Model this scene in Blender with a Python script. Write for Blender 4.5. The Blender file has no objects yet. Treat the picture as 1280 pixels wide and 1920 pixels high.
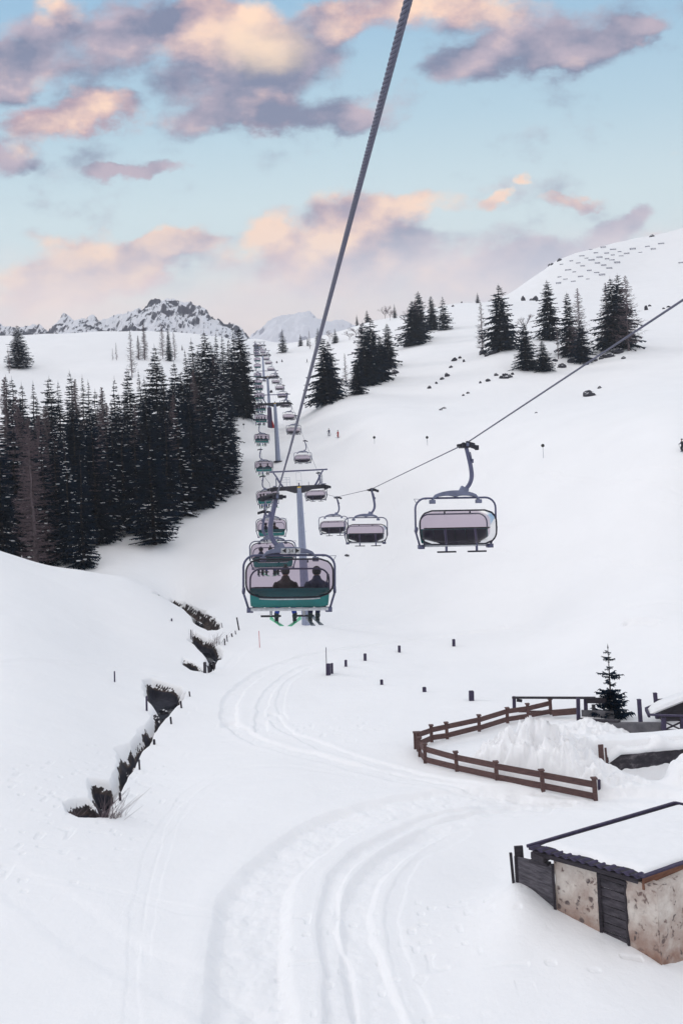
import bpy, math, random
import numpy as np
from mathutils import Matrix, Vector, Quaternion

# ------------------------------------------------------------------ camera, world, sun, exposure
SC = bpy.context.scene
COL = SC.collection
F = 1500.0                      # focal length in pixels of the 1280 x 1920 photograph
CAM = Vector((0, 0, 15.0))
ROLL = math.radians(3.2)
M3 = (Matrix.Rotation(math.radians(90), 3, 'X') @ Matrix.Rotation(-ROLL, 3, 'Z'))
cd = bpy.data.cameras.new('camera')
cd.sensor_fit = 'VERTICAL'; cd.sensor_height = 24.0; cd.sensor_width = 16.0
cd.lens = 24.0 * F / 1920.0
cd.clip_start = 0.1; cd.clip_end = 6000
cam = bpy.data.objects.new('camera', cd); COL.objects.link(cam)
cam.matrix_world = Matrix.Translation(CAM) @ M3.to_4x4()
SC.camera = cam

def ray(px, py):
    v = M3 @ Vector(((px - 640) / F, (960 - py) / F, -1.0))
    return v / v.y
def P(px, py, d):
    """world point seen at photo pixel (px,py), d metres ahead"""
    return CAM + ray(px, py) * d

SC.view_settings.view_transform = 'Standard'
SC.view_settings.look = 'None'
SC.view_settings.gamma = 1.0
SC.view_settings.exposure = 0.44
SUN_EL, SUN_AZ = math.radians(24), math.radians(-68)     # azimuth from +Y towards +X
sd = bpy.data.lights.new('sun', 'SUN'); sd.energy = 1.15; sd.angle = math.radians(16); sd.color = (1.0, 0.93, 0.88)
sun = bpy.data.objects.new('sun', sd); COL.objects.link(sun)
sdir = Vector((math.sin(SUN_AZ) * math.cos(SUN_EL), math.cos(SUN_AZ) * math.cos(SUN_EL), math.sin(SUN_EL)))
sun.rotation_euler = (-sdir).to_track_quat('-Z', 'Y').to_euler()

def srgb(r, g, b):
    f = lambda c: (c / 255) / 12.92 if c / 255 <= .04045 else ((c / 255 + .055) / 1.055) ** 2.4
    return (f(r), f(g), f(b), 1.0)

W = bpy.data.worlds.new('World'); SC.world = W; W.use_nodes = True
def build_world():
    nt = W.node_tree; nt.nodes.clear(); L = nt.links
    def N(t, **k):
        n = nt.nodes.new(t)
        for a, b in k.items(): setattr(n, a, b)
        return n
    def inp(n, i, v):
        if hasattr(v, 'is_linked') or isinstance(v, bpy.types.NodeSocket): L.new(v, n.inputs[i])
        else: n.inputs[i].default_value = v
    def math_(op, a, b=None, c=None, clamp=False):
        n = N('ShaderNodeMath', operation=op, use_clamp=clamp)
        inp(n, 0, a)
        if b is not None: inp(n, 1, b)
        if c is not None: inp(n, 2, c)
        return n.outputs[0]
    def vec(op, a, b=None):
        n = N('ShaderNodeVectorMath', operation=op)
        inp(n, 0, a)
        if b is not None: inp(n, 1, b)
        return n.outputs['Value'] if op in ('LENGTH', 'DISTANCE', 'DOT_PRODUCT') else n.outputs[0]
    def noise(v, scale, det=5, rough=.55, dim='3D'):
        n = N('ShaderNodeTexNoise'); n.noise_dimensions = dim
        L.new(v, n.inputs['Vector']); n.inputs['Scale'].default_value = scale
        n.inputs['Detail'].default_value = det; n.inputs['Roughness'].default_value = rough
        return n
    def mrange(v, a, b, c, d, smooth=True):
        n = N('ShaderNodeMapRange'); n.interpolation_type = 'SMOOTHSTEP' if smooth else 'LINEAR'
        L.new(v, n.inputs[0])
        for i, x in enumerate((a, b, c, d)): n.inputs[i + 1].default_value = x
        return n.outputs[0]
    def mixc(f, a, b):
        n = N('ShaderNodeMix', data_type='RGBA')
        inp(n, 0, f)
        inp(n, 6, a); inp(n, 7, b)
        return n.outputs[2]
    tc = N('ShaderNodeTexCoord').outputs['Generated']
    sx = N('ShaderNodeSeparateXYZ'); L.new(tc, sx.inputs[0])
    X, Y, Z = sx.outputs
    Yc = math_('MAXIMUM', math_('ABSOLUTE', Y), 0.12)
    u = math_('DIVIDE', X, Yc); v = math_('DIVIDE', Z, Yc)
    cb = N('ShaderNodeCombineXYZ'); L.new(u, cb.inputs[0]); L.new(v, cb.inputs[1])
    P0 = cb.outputs[0]
    # stretched coordinates for the cloud texture
    st = vec('MULTIPLY', P0, (1.0, 1.45, 1.0))
    wn = noise(st, 7.0, 7, .62)
    warp = vec('SCALE', vec('SUBTRACT', wn.outputs['Color'], (.5, .5, .5)), None)
    warp.node.inputs['Scale'].default_value = 0.10
    Pw = vec('ADD', P0, warp)
    fa = noise(st, 5.5, 6, .55).outputs['Fac']; fb = noise(st, 19.0, 5, .6).outputs['Fac']
    f1 = math_('MULTIPLY_ADD', math_('SUBTRACT', fb, .5), .55, fa)
    g1 = noise(st, 8.0, 6, .52).outputs['Fac']
    g2 = noise(vec('ADD', st, (-.018, .034, 0)), 8.0, 6, .52).outputs['Fac']
    relief = math_('SUBTRACT', g1, g2)
    big = noise(st, 2.6, 3, .5).outputs['Fac']
    # blobs: photo px centre, radii, weight
    def uv(px, py):
        r = ray(px, py); return r.x, r.z
    def blobs(lst):
        acc = None
        for (px, py, rx, ry, w, ang) in lst:
            a, b = uv(px, py)
            s = vec('SUBTRACT', Pw, (a, b, 0))
            if ang:
                rn = N('ShaderNodeVectorRotate', rotation_type='Z_AXIS'); L.new(s, rn.inputs['Vector'])
                rn.inputs['Angle'].default_value = math.radians(-ang) ; s = rn.outputs[0]
            s = vec('MULTIPLY', s, (F / rx, F / ry, 0))
            d = vec('LENGTH', s)
            m = math_('MULTIPLY_ADD', math_('SUBTRACT', 1.0, d), w, 0.0, clamp=True)
            acc = m if acc is None else math_('ADD', acc, m)
        return acc
    warm = [(440, 40, 150, 80, 1.3, 0), (370, 60, 110, 90, 1.0, 0), (120, 15, 60, 55, 1.0, 0), (20, 125, 45, 40, 1.0, 0),
            (85, 240, 100, 45, 1.5, 8), (175, 200, 90, 42, 1.3, 10), (235, 205, 55, 45, .8, 0), (505, 205, 80, 60, .8, 0),
            (800, 20, 260, 60, 1.3, 2), (640, 30, 90, 50, .5, 0), (935, 362, 42, 20, 1.5, 12), (1070, 366, 62, 16, 1.0, 5),
            (990, 335, 22, 10, .8, 0), (780, 385, 150, 32, 1.1, 5), (650, 440, 170, 90, 1.2, 0), (500, 430, 70, 45, 1.1, 10),
            (340, 445, 90, 38, 1.3, 5), (180, 500, 190, 70, 1.3, 6), (60, 545, 160, 80, 1.1, 0), (560, 500, 200, 90, 1.1, 0),
            (85, 455, 26, 60, .8, 80), (1240, 430, 60, 22, .8, 0), (1270, 290, 30, 16, .7, 0), (640, 75, 60, 22, .6, 0)]
    grey = [(110, 105, 210, 100, 1.5, 6), (250, 50, 110, 80, 1.0, 0), (10, 170, 80, 45, 1.0, 0), (400, 140, 190, 115, 1.5, 0), (530, 110, 160, 110, 1.3, 0),
            (640, 215, 170, 45, 1.5, 3), (420, 225, 130, 40, 1.0, 0), (1010, 60, 240, 75, 1.4, 5), (880, 130, 100, 48, 1.5, 14), (1080, 90, 160, 50, 1.1, 6), (1190, 50, 90, 34, 1.4, 12),
            (270, 312, 110, 20, 1.4, 6), (195, 325, 45, 20, 1.0, 0), (15, 295, 75, 32, 1.2, 0), (330, 465, 130, 42, 1.0, 4), (1135, 430, 95, 42, 1.4, 14), (1190, 385, 45, 32, 1.2, 30),
            (860, 500, 260, 90, 1.3, 3), (640, 520, 120, 60, .8, 0), (1050, 500, 200, 70, 1.0, 0), (760, 455, 90, 50, .7, 0), (1240, 455, 80, 40, .8, 0), (120, 500, 120, 40, .6, 0)]
    dw = blobs(warm); dg = blobs(grey)
    tot = math_('ADD', dw, dg)
    Pw = vec('ADD', Pw, (-.012, .030, 0))
    tot_up = blobs([b for b in warm + grey if b[2] * b[3] > 2400])
    # general scattering of cloud outside of the photographed part + horizon bank
    dens = math_('ADD', math_('MULTIPLY', tot, .85), math_('MULTIPLY', math_('SUBTRACT', f1, .5), 1.9))
    alpha = mrange(dens, .04, .80, 0, 1)
    wfac = math_('DIVIDE', dw, math_('ADD', tot, .03))
    wfac = math_('ADD', wfac, math_('MULTIPLY_ADD', relief, 2.4, -.20), None, True)
    lit = math_('DIVIDE', math_('SUBTRACT', tot, tot_up), math_('ADD', tot, .6))
    hi = math_('MULTIPLY_ADD', math_('ADD', math_('MULTIPLY', relief, 1.25), math_('MULTIPLY', lit, .22)), 3.4, .34, clamp=True)
    low = mrange(v, .20, .42, 0, 1)      # clouds near the horizon are paler
    greyc = mixc(low, srgb(196, 196, 212), srgb(92, 102, 136))
    greyc2 = mixc(low, srgb(228, 216, 222), srgb(176, 158, 172))
    cg = mixc(hi, greyc, greyc2)
    warmc = mixc(hi, mixc(low, srgb(236, 210, 212), srgb(200, 154, 158)), mixc(low, srgb(255, 226, 204), srgb(255, 214, 182)))
    cc = mixc(wfac, cg, warmc)
    bu, bv = uv(468, 38)
    gl = vec('LENGTH', vec('MULTIPLY', vec('SUBTRACT', Pw, (bu, bv, 0)), (F / 95, F / 55, 0)))
    cc = mixc(mrange(gl, 0.1, 1.3, .7, 0), cc, srgb(255, 222, 184))
    # clear sky
    rp = N('ShaderNodeValToRGB'); cr = rp.color_ramp
    L.new(math_('MULTIPLY', v, 1.3), rp.inputs[0])
    stops = [(0.0, srgb(214, 222, 228)), (.26, srgb(212, 224, 228)), (.38, srgb(216, 232, 230)), (.50, srgb(206, 228, 231)), (.64, srgb(172, 207, 222)), (.84, srgb(132, 182, 213)), (1.0, srgb(120, 170, 210))]
    while len(cr.elements) > 1: cr.elements.remove(cr.elements[-1])
    cr.elements[0].position, cr.elements[0].color = stops[0]
    for p_, c_ in stops[1:]:
        e = cr.elements.new(p_); e.color = c_
    skyt = N('ShaderNodeTexSky'); skyt.sky_type = 'NISHITA'; skyt.sun_disc = False
    skyt.sun_elevation = SUN_EL; skyt.sun_rotation = SUN_AZ
    skyt.air_density = 1.0; skyt.dust_density = 1.0
    sk = vec('SCALE', skyt.outputs[0], None); sk.node.inputs['Scale'].default_value = 0.085
    clear = mixc(.10, rp.outputs[0], sk)
    # veil just above the mountains
    veil = mrange(math_('MULTIPLY_ADD', math_('SUBTRACT', fa, .5), .16, v), .235, .36, 1, 0)
    vcol = mixc(mrange(u, -.45, .25, 0, 1), srgb(250, 226, 216), srgb(222, 216, 222))
    vcol = mixc(math_('MULTIPLY_ADD', relief, 2.2, .35, clamp=True), vcol, srgb(255, 234, 222))
    out = mixc(alpha, clear, cc)
    out = mixc(math_('MULTIPLY', veil, .9), out, vcol)
    low2 = mrange(v, .10, .24, 1, 0)
    out = mixc(math_('MULTIPLY', low2, .5), out, srgb(208, 214, 226))
    # bright cloud deck added overhead and behind the camera, unseen, to whiten the light
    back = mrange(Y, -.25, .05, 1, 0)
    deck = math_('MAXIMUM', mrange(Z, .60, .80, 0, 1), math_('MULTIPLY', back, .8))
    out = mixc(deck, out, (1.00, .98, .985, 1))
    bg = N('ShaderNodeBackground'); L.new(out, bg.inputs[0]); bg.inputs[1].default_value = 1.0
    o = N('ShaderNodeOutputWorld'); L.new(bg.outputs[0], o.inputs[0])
build_world()
W.cycles.sampling_method = 'MANUAL'; W.cycles.sample_map_resolution = 512

# ------------------------------------------------------------------ helpers
RND = random.Random(7)
def tag(o, label=None, cat=None, group=None, kind=None):
    if label: o['label'] = label
    if cat: o['category'] = cat
    if group: o['group'] = group
    if kind: o['kind'] = kind
    return o
def empty(name, loc=(0, 0, 0), rz=0.0):
    o = bpy.data.objects.new(name, None); COL.objects.link(o)
    o.location = loc; o.rotation_euler = (0, 0, rz); o.empty_display_size = .3
    return o
KIDS = {}
def link(o, parent=None):
    COL.objects.link(o)
    if parent is not None:
        o.parent = parent; KIDS.setdefault(parent, []).append(o)
    return o
def copy_tree(o, parent=None, loc=None, rz=None, scale=None, skip=()):
    c = o.copy(); link(c, parent)
    if loc is not None: c.location = loc
    if rz is not None: c.rotation_euler = (0, 0, rz)
    if scale is not None: c.scale = (scale,) * 3 if not hasattr(scale, '__len__') else scale
    for ch in list(KIDS.get(o, [])):
        if ch.name.split('.')[0] in skip: continue
        copy_tree(ch, c, skip=skip)
    return c

class MB:
    def __init__(s): s.v = []; s.f = []; s.m = []; s.mi = 0
    def add(s, vs, fs):
        n = len(s.v); s.v.extend([tuple(p) for p in vs]); s.f.extend([tuple(i + n for i in f) for f in fs]); s.m.extend([s.mi] * len(fs))
    def box(s, c, sz, rot=None, taper=1.0):
        x, y, z = [a / 2 for a in sz]
        vs = [Vector((sx * x * (taper if sz_ > 0 else 1), sy * y * (taper if sz_ > 0 else 1), sz_ * z)) for sz_ in (-1, 1) for sy in (-1, 1) for sx in (-1, 1)]
        if rot is not None: vs = [rot @ p for p in vs]
        s.add([p + Vector(c) for p in vs], [(0, 2, 3, 1), (4, 5, 7, 6), (0, 1, 5, 4), (2, 6, 7, 3), (0, 4, 6, 2), (1, 3, 7, 5)])
    def bar(s, a, b, w, h):
        a = Vector(a); b = Vector(b); d = b - a; L = d.length; d.normalize()
        up = Vector((0, 0, 1)) if abs(d.z) < .95 else Vector((0, 1, 0))
        sd_ = d.cross(up).normalized(); up = sd_.cross(d)
        vs = [p + sd_ * sx * w / 2 + up * sy * h / 2 for p in (a, b) for sx, sy in ((-1, -1), (1, -1), (1, 1), (-1, 1))]
        s.add(vs, [(0, 1, 2, 3), (7, 6, 5, 4), (0, 4, 5, 1), (1, 5, 6, 2), (2, 6, 7, 3), (3, 7, 4, 0)])
    def tube(s, pts, r, n=8, closed=False, cap=True):
        pts = [Vector(p) for p in pts]; m = len(pts)
        rs = r if hasattr(r, '__len__') else [r] * m
        vs = []; prev = None
        for i, p in enumerate(pts):
            if closed: t = pts[(i + 1) % m] - pts[i - 1]
            else: t = pts[min(i + 1, m - 1)] - pts[max(i - 1, 0)]
            t.normalize()
            if prev is None:
                a = Vector((0, 0, 1)) if abs(t.z) < .9 else Vector((0, 1, 0))
                nrm = t.cross(a).normalized()
            else:
                nrm = (prev - t * prev.dot(t)).normalized()
            prev = nrm; bn = t.cross(nrm)
            for k in range(n):
                an = 2 * math.pi * k / n
                vs.append(p + (nrm * math.cos(an) + bn * math.sin(an)) * rs[i])
        fs = []
        for i in range(m if closed else m - 1):
            j = (i + 1) % m
            for k in range(n):
                fs.append((i * n + k, i * n + (k + 1) % n, j * n + (k + 1) % n, j * n + k))
        if cap and not closed:
            fs.append(tuple(range(n))[::-1]); fs.append(tuple((m - 1) * n + k for k in range(n)))
        s.add(vs, fs)
    def cyl(s, a, b, r, n=12): s.tube([a, b], r, n)
    def quad(s, a, b, c, d): s.add([a, b, c, d], [(0, 1, 2, 3)])
    def build(s, name, mats, parent=None, smooth=False, bevel=0):
        me = bpy.data.meshes.new(name); me.from_pydata(s.v, [], s.f); 
        mats = mats if isinstance(mats, (list, tuple)) else [mats]
        for m_ in mats: me.materials.append(m_)
        if len(mats) > 1: me.polygons.foreach_set('material_index', s.m)
        if smooth: me.polygons.foreach_set('use_smooth', [True] * len(s.f))
        me.update()
        o = bpy.data.objects.new(name, me); link(o, parent)
        if bevel:
            b = o.modifiers.new('bevel', 'BEVEL'); b.width = bevel; b.segments = 2; b.limit_method = 'ANGLE'
        return o
def arc(c, r, a0, a1, n, ax=(1, 0, 0), ay=(0, 0, 1)):
    ax = Vector(ax); ay = Vector(ay)
    return [Vector(c) + ax * r * math.cos(a0 + (a1 - a0) * i / n) + ay * r * math.sin(a0 + (a1 - a0) * i / n) for i in range(n + 1)]
def smooth_path(pts, n=6):
    pts = [Vector(p) for p in pts]; out = []
    for i in range(len(pts) - 1):
        p0 = pts[max(i - 1, 0)]; p1 = pts[i]; p2 = pts[i + 1]; p3 = pts[min(i + 2, len(pts) - 1)]
        for k in range(n):
            t = k / n
            out.append(.5 * ((2 * p1) + (p2 - p0) * t + (2 * p0 - 5 * p1 + 4 * p2 - p3) * t * t + (3 * p1 - p0 - 3 * p2 + p3) * t ** 3))
    out.append(pts[-1]); return out

# ------------------------------------------------------------------ materials
def mat(name, col, rough=.7, metal=0.0, var=0.12, vscale=6.0, bump=0.0, bscale=20.0, col2=None, coord='Object', stretch=None, spec=.5):
    m = bpy.data.materials.new(name); m.use_nodes = True; nt = m.node_tree; L = nt.links
    b = nt.nodes['Principled BSDF']; b.inputs['Roughness'].default_value = rough; b.inputs['Metallic'].default_value = metal
    b.inputs['Specular IOR Level'].default_value = spec
    tc = nt.nodes.new('ShaderNodeTexCoord').outputs[coord]
    if stretch:
        mp = nt.nodes.new('ShaderNodeMapping'); mp.inputs['Scale'].default_value = stretch; L.new(tc, mp.inputs[0]); tc = mp.outputs[0]
    n = nt.nodes.new('ShaderNodeTexNoise'); n.inputs['Scale'].default_value = vscale; n.inputs['Detail'].default_value = 6; n.inputs['Roughness'].default_value = .6
    L.new(tc, n.inputs[0])
    c = Vector(col[:3]); c2 = Vector(col2[:3]) if col2 else c * (1 + var)
    r = nt.nodes.new('ShaderNodeValToRGB'); L.new(n.outputs[0], r.inputs[0])
    r.color_ramp.elements[0].position = .32; r.color_ramp.elements[1].position = .68
    r.color_ramp.elements[0].color = (*(c * (1 - var) if not col2 else c), 1); r.color_ramp.elements[1].color = (*c2, 1)
    L.new(r.outputs[0], b.inputs['Base Color'])
    if bump:
        n2 = nt.nodes.new('ShaderNodeTexNoise'); n2.inputs['Scale'].default_value = bscale; n2.inputs['Detail'].default_value = 5; L.new(tc, n2.inputs[0])
        bp = nt.nodes.new('ShaderNodeBump'); bp.inputs['Strength'].default_value = bump; bp.inputs['Distance'].default_value = .05
        L.new(n2.outputs[0], bp.inputs['Height']); L.new(bp.outputs[0], b.inputs['Normal'])
    return m
MT = {}
MT['steel'] = mat('galvanised_steel', (.13, .145, .22), .45, .35, .18, 3)
MT['steel_light'] = mat('light_grey_metal', (.24, .27, .37), .45, .3, .12, 4)
MT['frame'] = mat('blue_grey_frame_paint', (.085, .09, .16), .4, .3, .12, 5)
MT['dark'] = mat('dark_machinery', (.012, .012, .022), .55, .2, .3, 8)
MT['beam'] = mat('dark_crossarm_steel', (.022, .022, .032), .6, .2, .3, 3)
MT['teal'] = mat('teal_seat_shell', (.001, .14, .14), .38, 0, .14, 2.5)
MT['navy'] = mat('navy_seat_cushion', (.018, .02, .042), .75, 0, .25, 5)
MT['pale_bar'] = mat('pale_worn_bar', (.42, .43, .46), .5, .1, .25, 9)
MT['yellow'] = mat('yellow_sign', (.72, .46, .02), .5, 0, .05, 5)
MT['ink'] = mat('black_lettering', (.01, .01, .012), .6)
MT['pole_pad'] = mat('purple_grey_padding', (.055, .04, .085), .8, 0, .15, 3)
MT['red'] = mat('red_fabric', (.35, .02, .02), .8, 0, .15, 3)
MT['cable'] = mat('steel_cable', (.105, .108, .155), .5, .45, .12, 30)
MT['wood_red'] = mat('reddish_brown_timber', (.060, .030, .030), .85, 0, .3, 3, .5, 30, col2=(.125, .068, .062), stretch=(1, 1, 8))
MT['wood_dark'] = mat('dark_weathered_wood', (.016, .013, .018), .9, 0, .3, 3, .6, 30, col2=(.045, .038, .05), stretch=(1, 1, 8))
MT['wood_purple'] = mat('stained_dark_post', (.025, .018, .045), .8, 0, .3, 4, .4, 30, col2=(.05, .038, .085))
MT['concrete'] = mat('grey_concrete', (.07, .068, .078), .9, 0, .2, 1.5, .4, 12, col2=(.15, .145, .16))
MT['rock'] = mat('dark_rock', (.014, .013, .022), .9, 0, .3, 1.2, .8, 6, col2=(.055, .05, .065))
MT['snowcap'] = mat('snow_cap', (.81, .81, .825), .7, 0, .02, 3, .6, 3)
MT['snowtree'] = mat('snow_on_branches', (.84, .85, .88), .7, 0, .05, 1)
MT['trunk'] = mat('spruce_bark', (.030, .022, .024), .9, 0, .3, 4, .5, 20)
MT['larch_bark'] = mat('pale_larch_bark', (.13, .10, .11), .9, 0, .3, 3, .5, 20)
MT['larch_twig'] = mat('bare_larch_twigs', (.12, .088, .10), .9, 0, .25, 2)
MT['needle'] = mat('spruce_needles', (.002, .007, .018), .95, 0, .3, .35, col2=(.006, .018, .036), spec=.04)
MT['needle2'] = mat('spruce_needles_green', (.010, .017, .019), .85, 0, .3, .5, col2=(.024, .032, .026), spec=.2)
MT['red_pole'] = mat('red_marker_pole', (.45, .05, .07), .6)
MT['skin'] = mat('skin', (.45, .25, .18), .6)
for n_, c_ in dict(jacket_dark=(.012, .012, .022), jacket_navy=(.01, .018, .06), jacket_grey=(.05, .05, .07), jacket_brown=(.03, .02, .02), pants_blue=(.015, .05, .34), pants_black=(.008, .009, .018),
                   pants_navy=(.008, .012, .05), boot=(.03, .045, .05), helmet=(.012, .012, .02), glove=(.01, .01, .012), ski_green=(.08, .5, .26), ski_grey=(.10, .13, .16), pants_grey=(.2, .2, .24)).items():
    MT[n_] = mat(n_, c_, .75 if 'ski' not in n_ else .35, 0, .2, 8)
def glass_mat():
    m = bpy.data.materials.new('tinted_bubble_glass'); m.use_nodes = True; nt = m.node_tree; nt.nodes.clear()
    o = nt.nodes.new('ShaderNodeOutputMaterial'); mx = nt.nodes.new('ShaderNodeMixShader')
    t = nt.nodes.new('ShaderNodeBsdfTransparent'); t.inputs[0].default_value = (.54, .47, .545, 1)
    g = nt.nodes.new('ShaderNodeBsdfGlossy'); g.inputs['Roughness'].default_value = .15
    f = nt.nodes.new('ShaderNodeFresnel'); f.inputs[0].default_value = 1.35
    nt.links.new(f.outputs[0], mx.inputs[0]); nt.links.new(t.outputs[0], mx.inputs[1]); nt.links.new(g.outputs[0], mx.inputs[2]); nt.links.new(mx.outputs[0], o.inputs[0])
    return m
MT['glass'] = glass_mat()

def snowy_rock():
    m = mat('snow_capped_rock', (.010, .011, .020), .9, 0, .3, 2.0, .9, 8, col2=(.045, .042, .055)); nt = m.node_tree; L = nt.links; b = nt.nodes['Principled BSDF']
    src = b.inputs['Base Color'].links[0].from_socket
    ge = nt.nodes.new('ShaderNodeNewGeometry'); sx = nt.nodes.new('ShaderNodeSeparateXYZ'); L.new(ge.outputs['Normal'], sx.inputs[0])
    n = nt.nodes.new('ShaderNodeTexNoise'); n.inputs['Scale'].default_value = 2.5; L.new(nt.nodes.new('ShaderNodeTexCoord').outputs['Object'], n.inputs[0])
    ad = nt.nodes.new('ShaderNodeMath'); ad.operation = 'MULTIPLY_ADD'; L.new(n.outputs[0], ad.inputs[0]); ad.inputs[1].default_value = .8; L.new(sx.outputs[2], ad.inputs[2])
    r = nt.nodes.new('ShaderNodeMapRange'); L.new(ad.outputs[0], r.inputs[0]); r.inputs[1].default_value = 1.12; r.inputs[2].default_value = 1.2
    mx = nt.nodes.new('ShaderNodeMix'); mx.data_type = 'RGBA'; L.new(r.outputs[0], mx.inputs[0]); L.new(src, mx.inputs[6]); mx.inputs[7].default_value = (.8, .81, .84, 1); L.new(mx.outputs[2], b.inputs['Base Color'])
    return m
MT['rock_snow'] = snowy_rock()
# ------------------------------------------------------------------ terrain height field
def _hash(ix, iy, s):
    h = (ix * 374761393 + iy * 668265263 + s * 974634777) & 0x7fffffff
    h = ((h ^ (h >> 13)) * 1274126177) & 0x7fffffff
    return ((h ^ (h >> 16)) & 0xffff) / 65535.0
def vnoise(x, y, s=0):
    x = np.asarray(x, float); y = np.asarray(y, float)
    ix = np.floor(x).astype(np.int64); iy = np.floor(y).astype(np.int64)
    fx = x - ix; fy = y - iy; fx = fx * fx * fx * (fx * (fx * 6 - 15) + 10); fy = fy * fy * fy * (fy * (fy * 6 - 15) + 10)
    a = _hash(ix, iy, s); b = _hash(ix + 1, iy, s); c = _hash(ix, iy + 1, s); d = _hash(ix + 1, iy + 1, s)
    return (a + (b - a) * fx) * (1 - fy) + (c + (d - c) * fx) * fy
def fbm(x, y, sc, oct=4, s=0):
    t = 0; a = 1; n = 0
    for i in range(oct):
        t = t + a * (vnoise(np.asarray(x) / sc * 2 ** i + 17.3 * i, np.asarray(y) / sc * 2 ** i - 9.1 * i, s + i) - .5); n += a; a *= .5
    return t / n * 2

CT = []
def C(px, py, d): p = P(px, py, d); CT.append((p.x, p.y, p.z))
def Cz(px, d, z): r = ray(px, 960); CT.append((r.x * d, d, z))
# near field
for px in (-60, 200, 500, 800, 1000): Cz(px, 14, .1); Cz(px, 23, 0)
Cz(1200, 14, -.5); Cz(1340, 20, -.4)
C(0, 1640, 33); C(0, 1450, 43.5); C(0, 1240, 62); C(-60, 1240, 62); C(0, 1120, 78); C(0, 1036, 95); C(-60, 1020, 97)
C(200, 1300, 62); C(100, 1180, 75); C(200, 1180, 84); C(150, 1067, 100); C(300, 1112, 105); C(345, 1140, 104); C(240, 1085, 103)
Cz(60, 118, 9.5); Cz(0, 125, 10); Cz(150, 114, 7.5); Cz(-60, 125, 11)
C(170, 1525, 40); C(250, 1410, 52); C(310, 1300, 66); C(390, 1240, 82); C(410, 1175, 96); C(330, 1125, 116)
for px, py in ((640, 1880), (400, 1750), (640, 1600), (450, 1500), (850, 1540), (600, 1400), (450, 1330), (700, 1300), (900, 1310), (900, 1650), (1000, 1530)):
    h = 960 + (640 - px) * .056; Cz(px, 22500 / (py - h), 0)
for px, py, d in ((1115, 1492, 40.3), (1017, 1479, 41.7), (856, 1447, 45.1), (779, 1406, 49.6), (838, 1385, 51.6), (951, 1356, 54.5), (1083, 1345, 55)): C(px, py, d)
C(1165, 1398, 48); Cz(1300, 50, .2); C(1200, 1350, 54)
# hut surroundings
C(965, 1660, 29.4); C(1045, 1706, 28.5); C(1130, 1757, 27.1); C(1215, 1803, 25.9); C(1280, 1803, 26.4); C(1000, 1790, 26); C(1100, 1840, 24.6); C(900, 1700, 29.5); Cz(1100, 32, .4); Cz(1280, 31, .2)
# mid
C(850, 1213, 88); C(650, 1230, 82); C(1000, 1170, 90); C(1280, 1170, 70); C(1280, 1000, 90); C(1340, 1170, 70); C(1340, 1000, 90); C(1280, 1240, 63)
C(900, 1050, 112); C(575, 1172, 98); C(540, 1050, 125); C(520, 950, 148); C(521, 858, 185); C(700, 1100, 120); C(700, 950, 150); C(620, 900, 160); C(900, 900, 140)
C(500, 1120, 112); C(450, 1050, 122); C(1018, 856, 130); C(1278, 846, 105); C(1340, 840, 107); C(800, 834, 160); C(702, 832, 165); C(620, 812, 190); C(800, 760, 215)
C(1100, 740, 205); C(1280, 720, 190); C(1340, 715, 190); C(900, 660, 285)
C(170, 1047, 122); C(290, 1022, 130); C(340, 962, 150); C(440, 922, 168); C(250, 1000, 138)
# forest floor (hidden)
Cz(20, 180, 20); Cz(150, 180, 22); Cz(300, 190, 27); Cz(380, 230, 40); Cz(0, 250, 44); Cz(250, 230, 38); Cz(400, 190, 31); Cz(120, 150, 14); Cz(-60, 180, 20)
C(100, 738, 300); C(0, 720, 300); C(248, 706, 310); C(446, 768, 250); C(-60, 720, 300)
C(37, 692, 330); C(275, 673, 360); C(320, 676, 360); C(-60, 690, 330)
for px, py, d in ((-60, 640, 400), (0, 640, 400), (60, 636, 400), (200, 633, 400), (300, 634, 420), (380, 636, 450), (440, 640, 500)):
    C(px, py, d); C(px, py + 45, d * 1.5)
# lift line
Cz(506, 225, 37.5); C(507, 803, 265); C(495, 712, 375); C(487, 662, 510)
for px, py, d in ((480, 637, 600), (560, 642, 520), (640, 624, 480), (700, 603, 470), (760, 590, 480), (850, 570, 520), (950, 562, 580), (1040, 489, 730), (1130, 461, 800), (1220, 441, 850), (1280, 427, 870), (1340, 412, 900)):
    C(px, py, d); C(px, py + 40, d * 1.35)
C(985, 532, 650); C(615, 753, 235); C(690, 733, 245); C(785, 641, 330); C(830, 614, 370); C(940, 656, 270); C(990, 691, 245); C(1085, 672, 255); C(1160, 650, 262)
C(530, 661, 440); C(1280, 620, 300); C(1340, 610, 300); C(1280, 560, 420); C(1160, 560, 480); C(1060, 590, 400); C(600, 690, 380); C(560, 740, 290); C(1180, 500, 650)

CT = np.array(CT)
def tps_in(x, y):
    r = np.hypot(x, y); th = np.arctan2(x, y)
    return th * 2.4, np.log(np.maximum(r, 2.0))
def _phi(d2): return np.where(d2 > 1e-12, .5 * d2 * np.log(np.maximum(d2, 1e-12)), 0)
cu, cv = tps_in(CT[:, 0], CT[:, 1]); cq = CT[:, 2] / np.hypot(CT[:, 0], CT[:, 1]); n = len(CT)
K = _phi((cu[:, None] - cu) ** 2 + (cv[:, None] - cv) ** 2) + np.eye(n) * 2e-4
Pm = np.c_[np.ones(n), cu, cv]
A = np.block([[K, Pm], [Pm.T, np.zeros((3, 3))]])
sol = np.linalg.solve(A, np.r_[cq, 0, 0, 0]); wT, aT = sol[:n], sol[n:]
TH = np.linspace(-math.radians(27), math.radians(27), 260); LR = np.linspace(math.log(2.0), math.log(2500), 420)
GU, GV = np.meshgrid(TH * 2.4, LR, indexing='ij')
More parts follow.
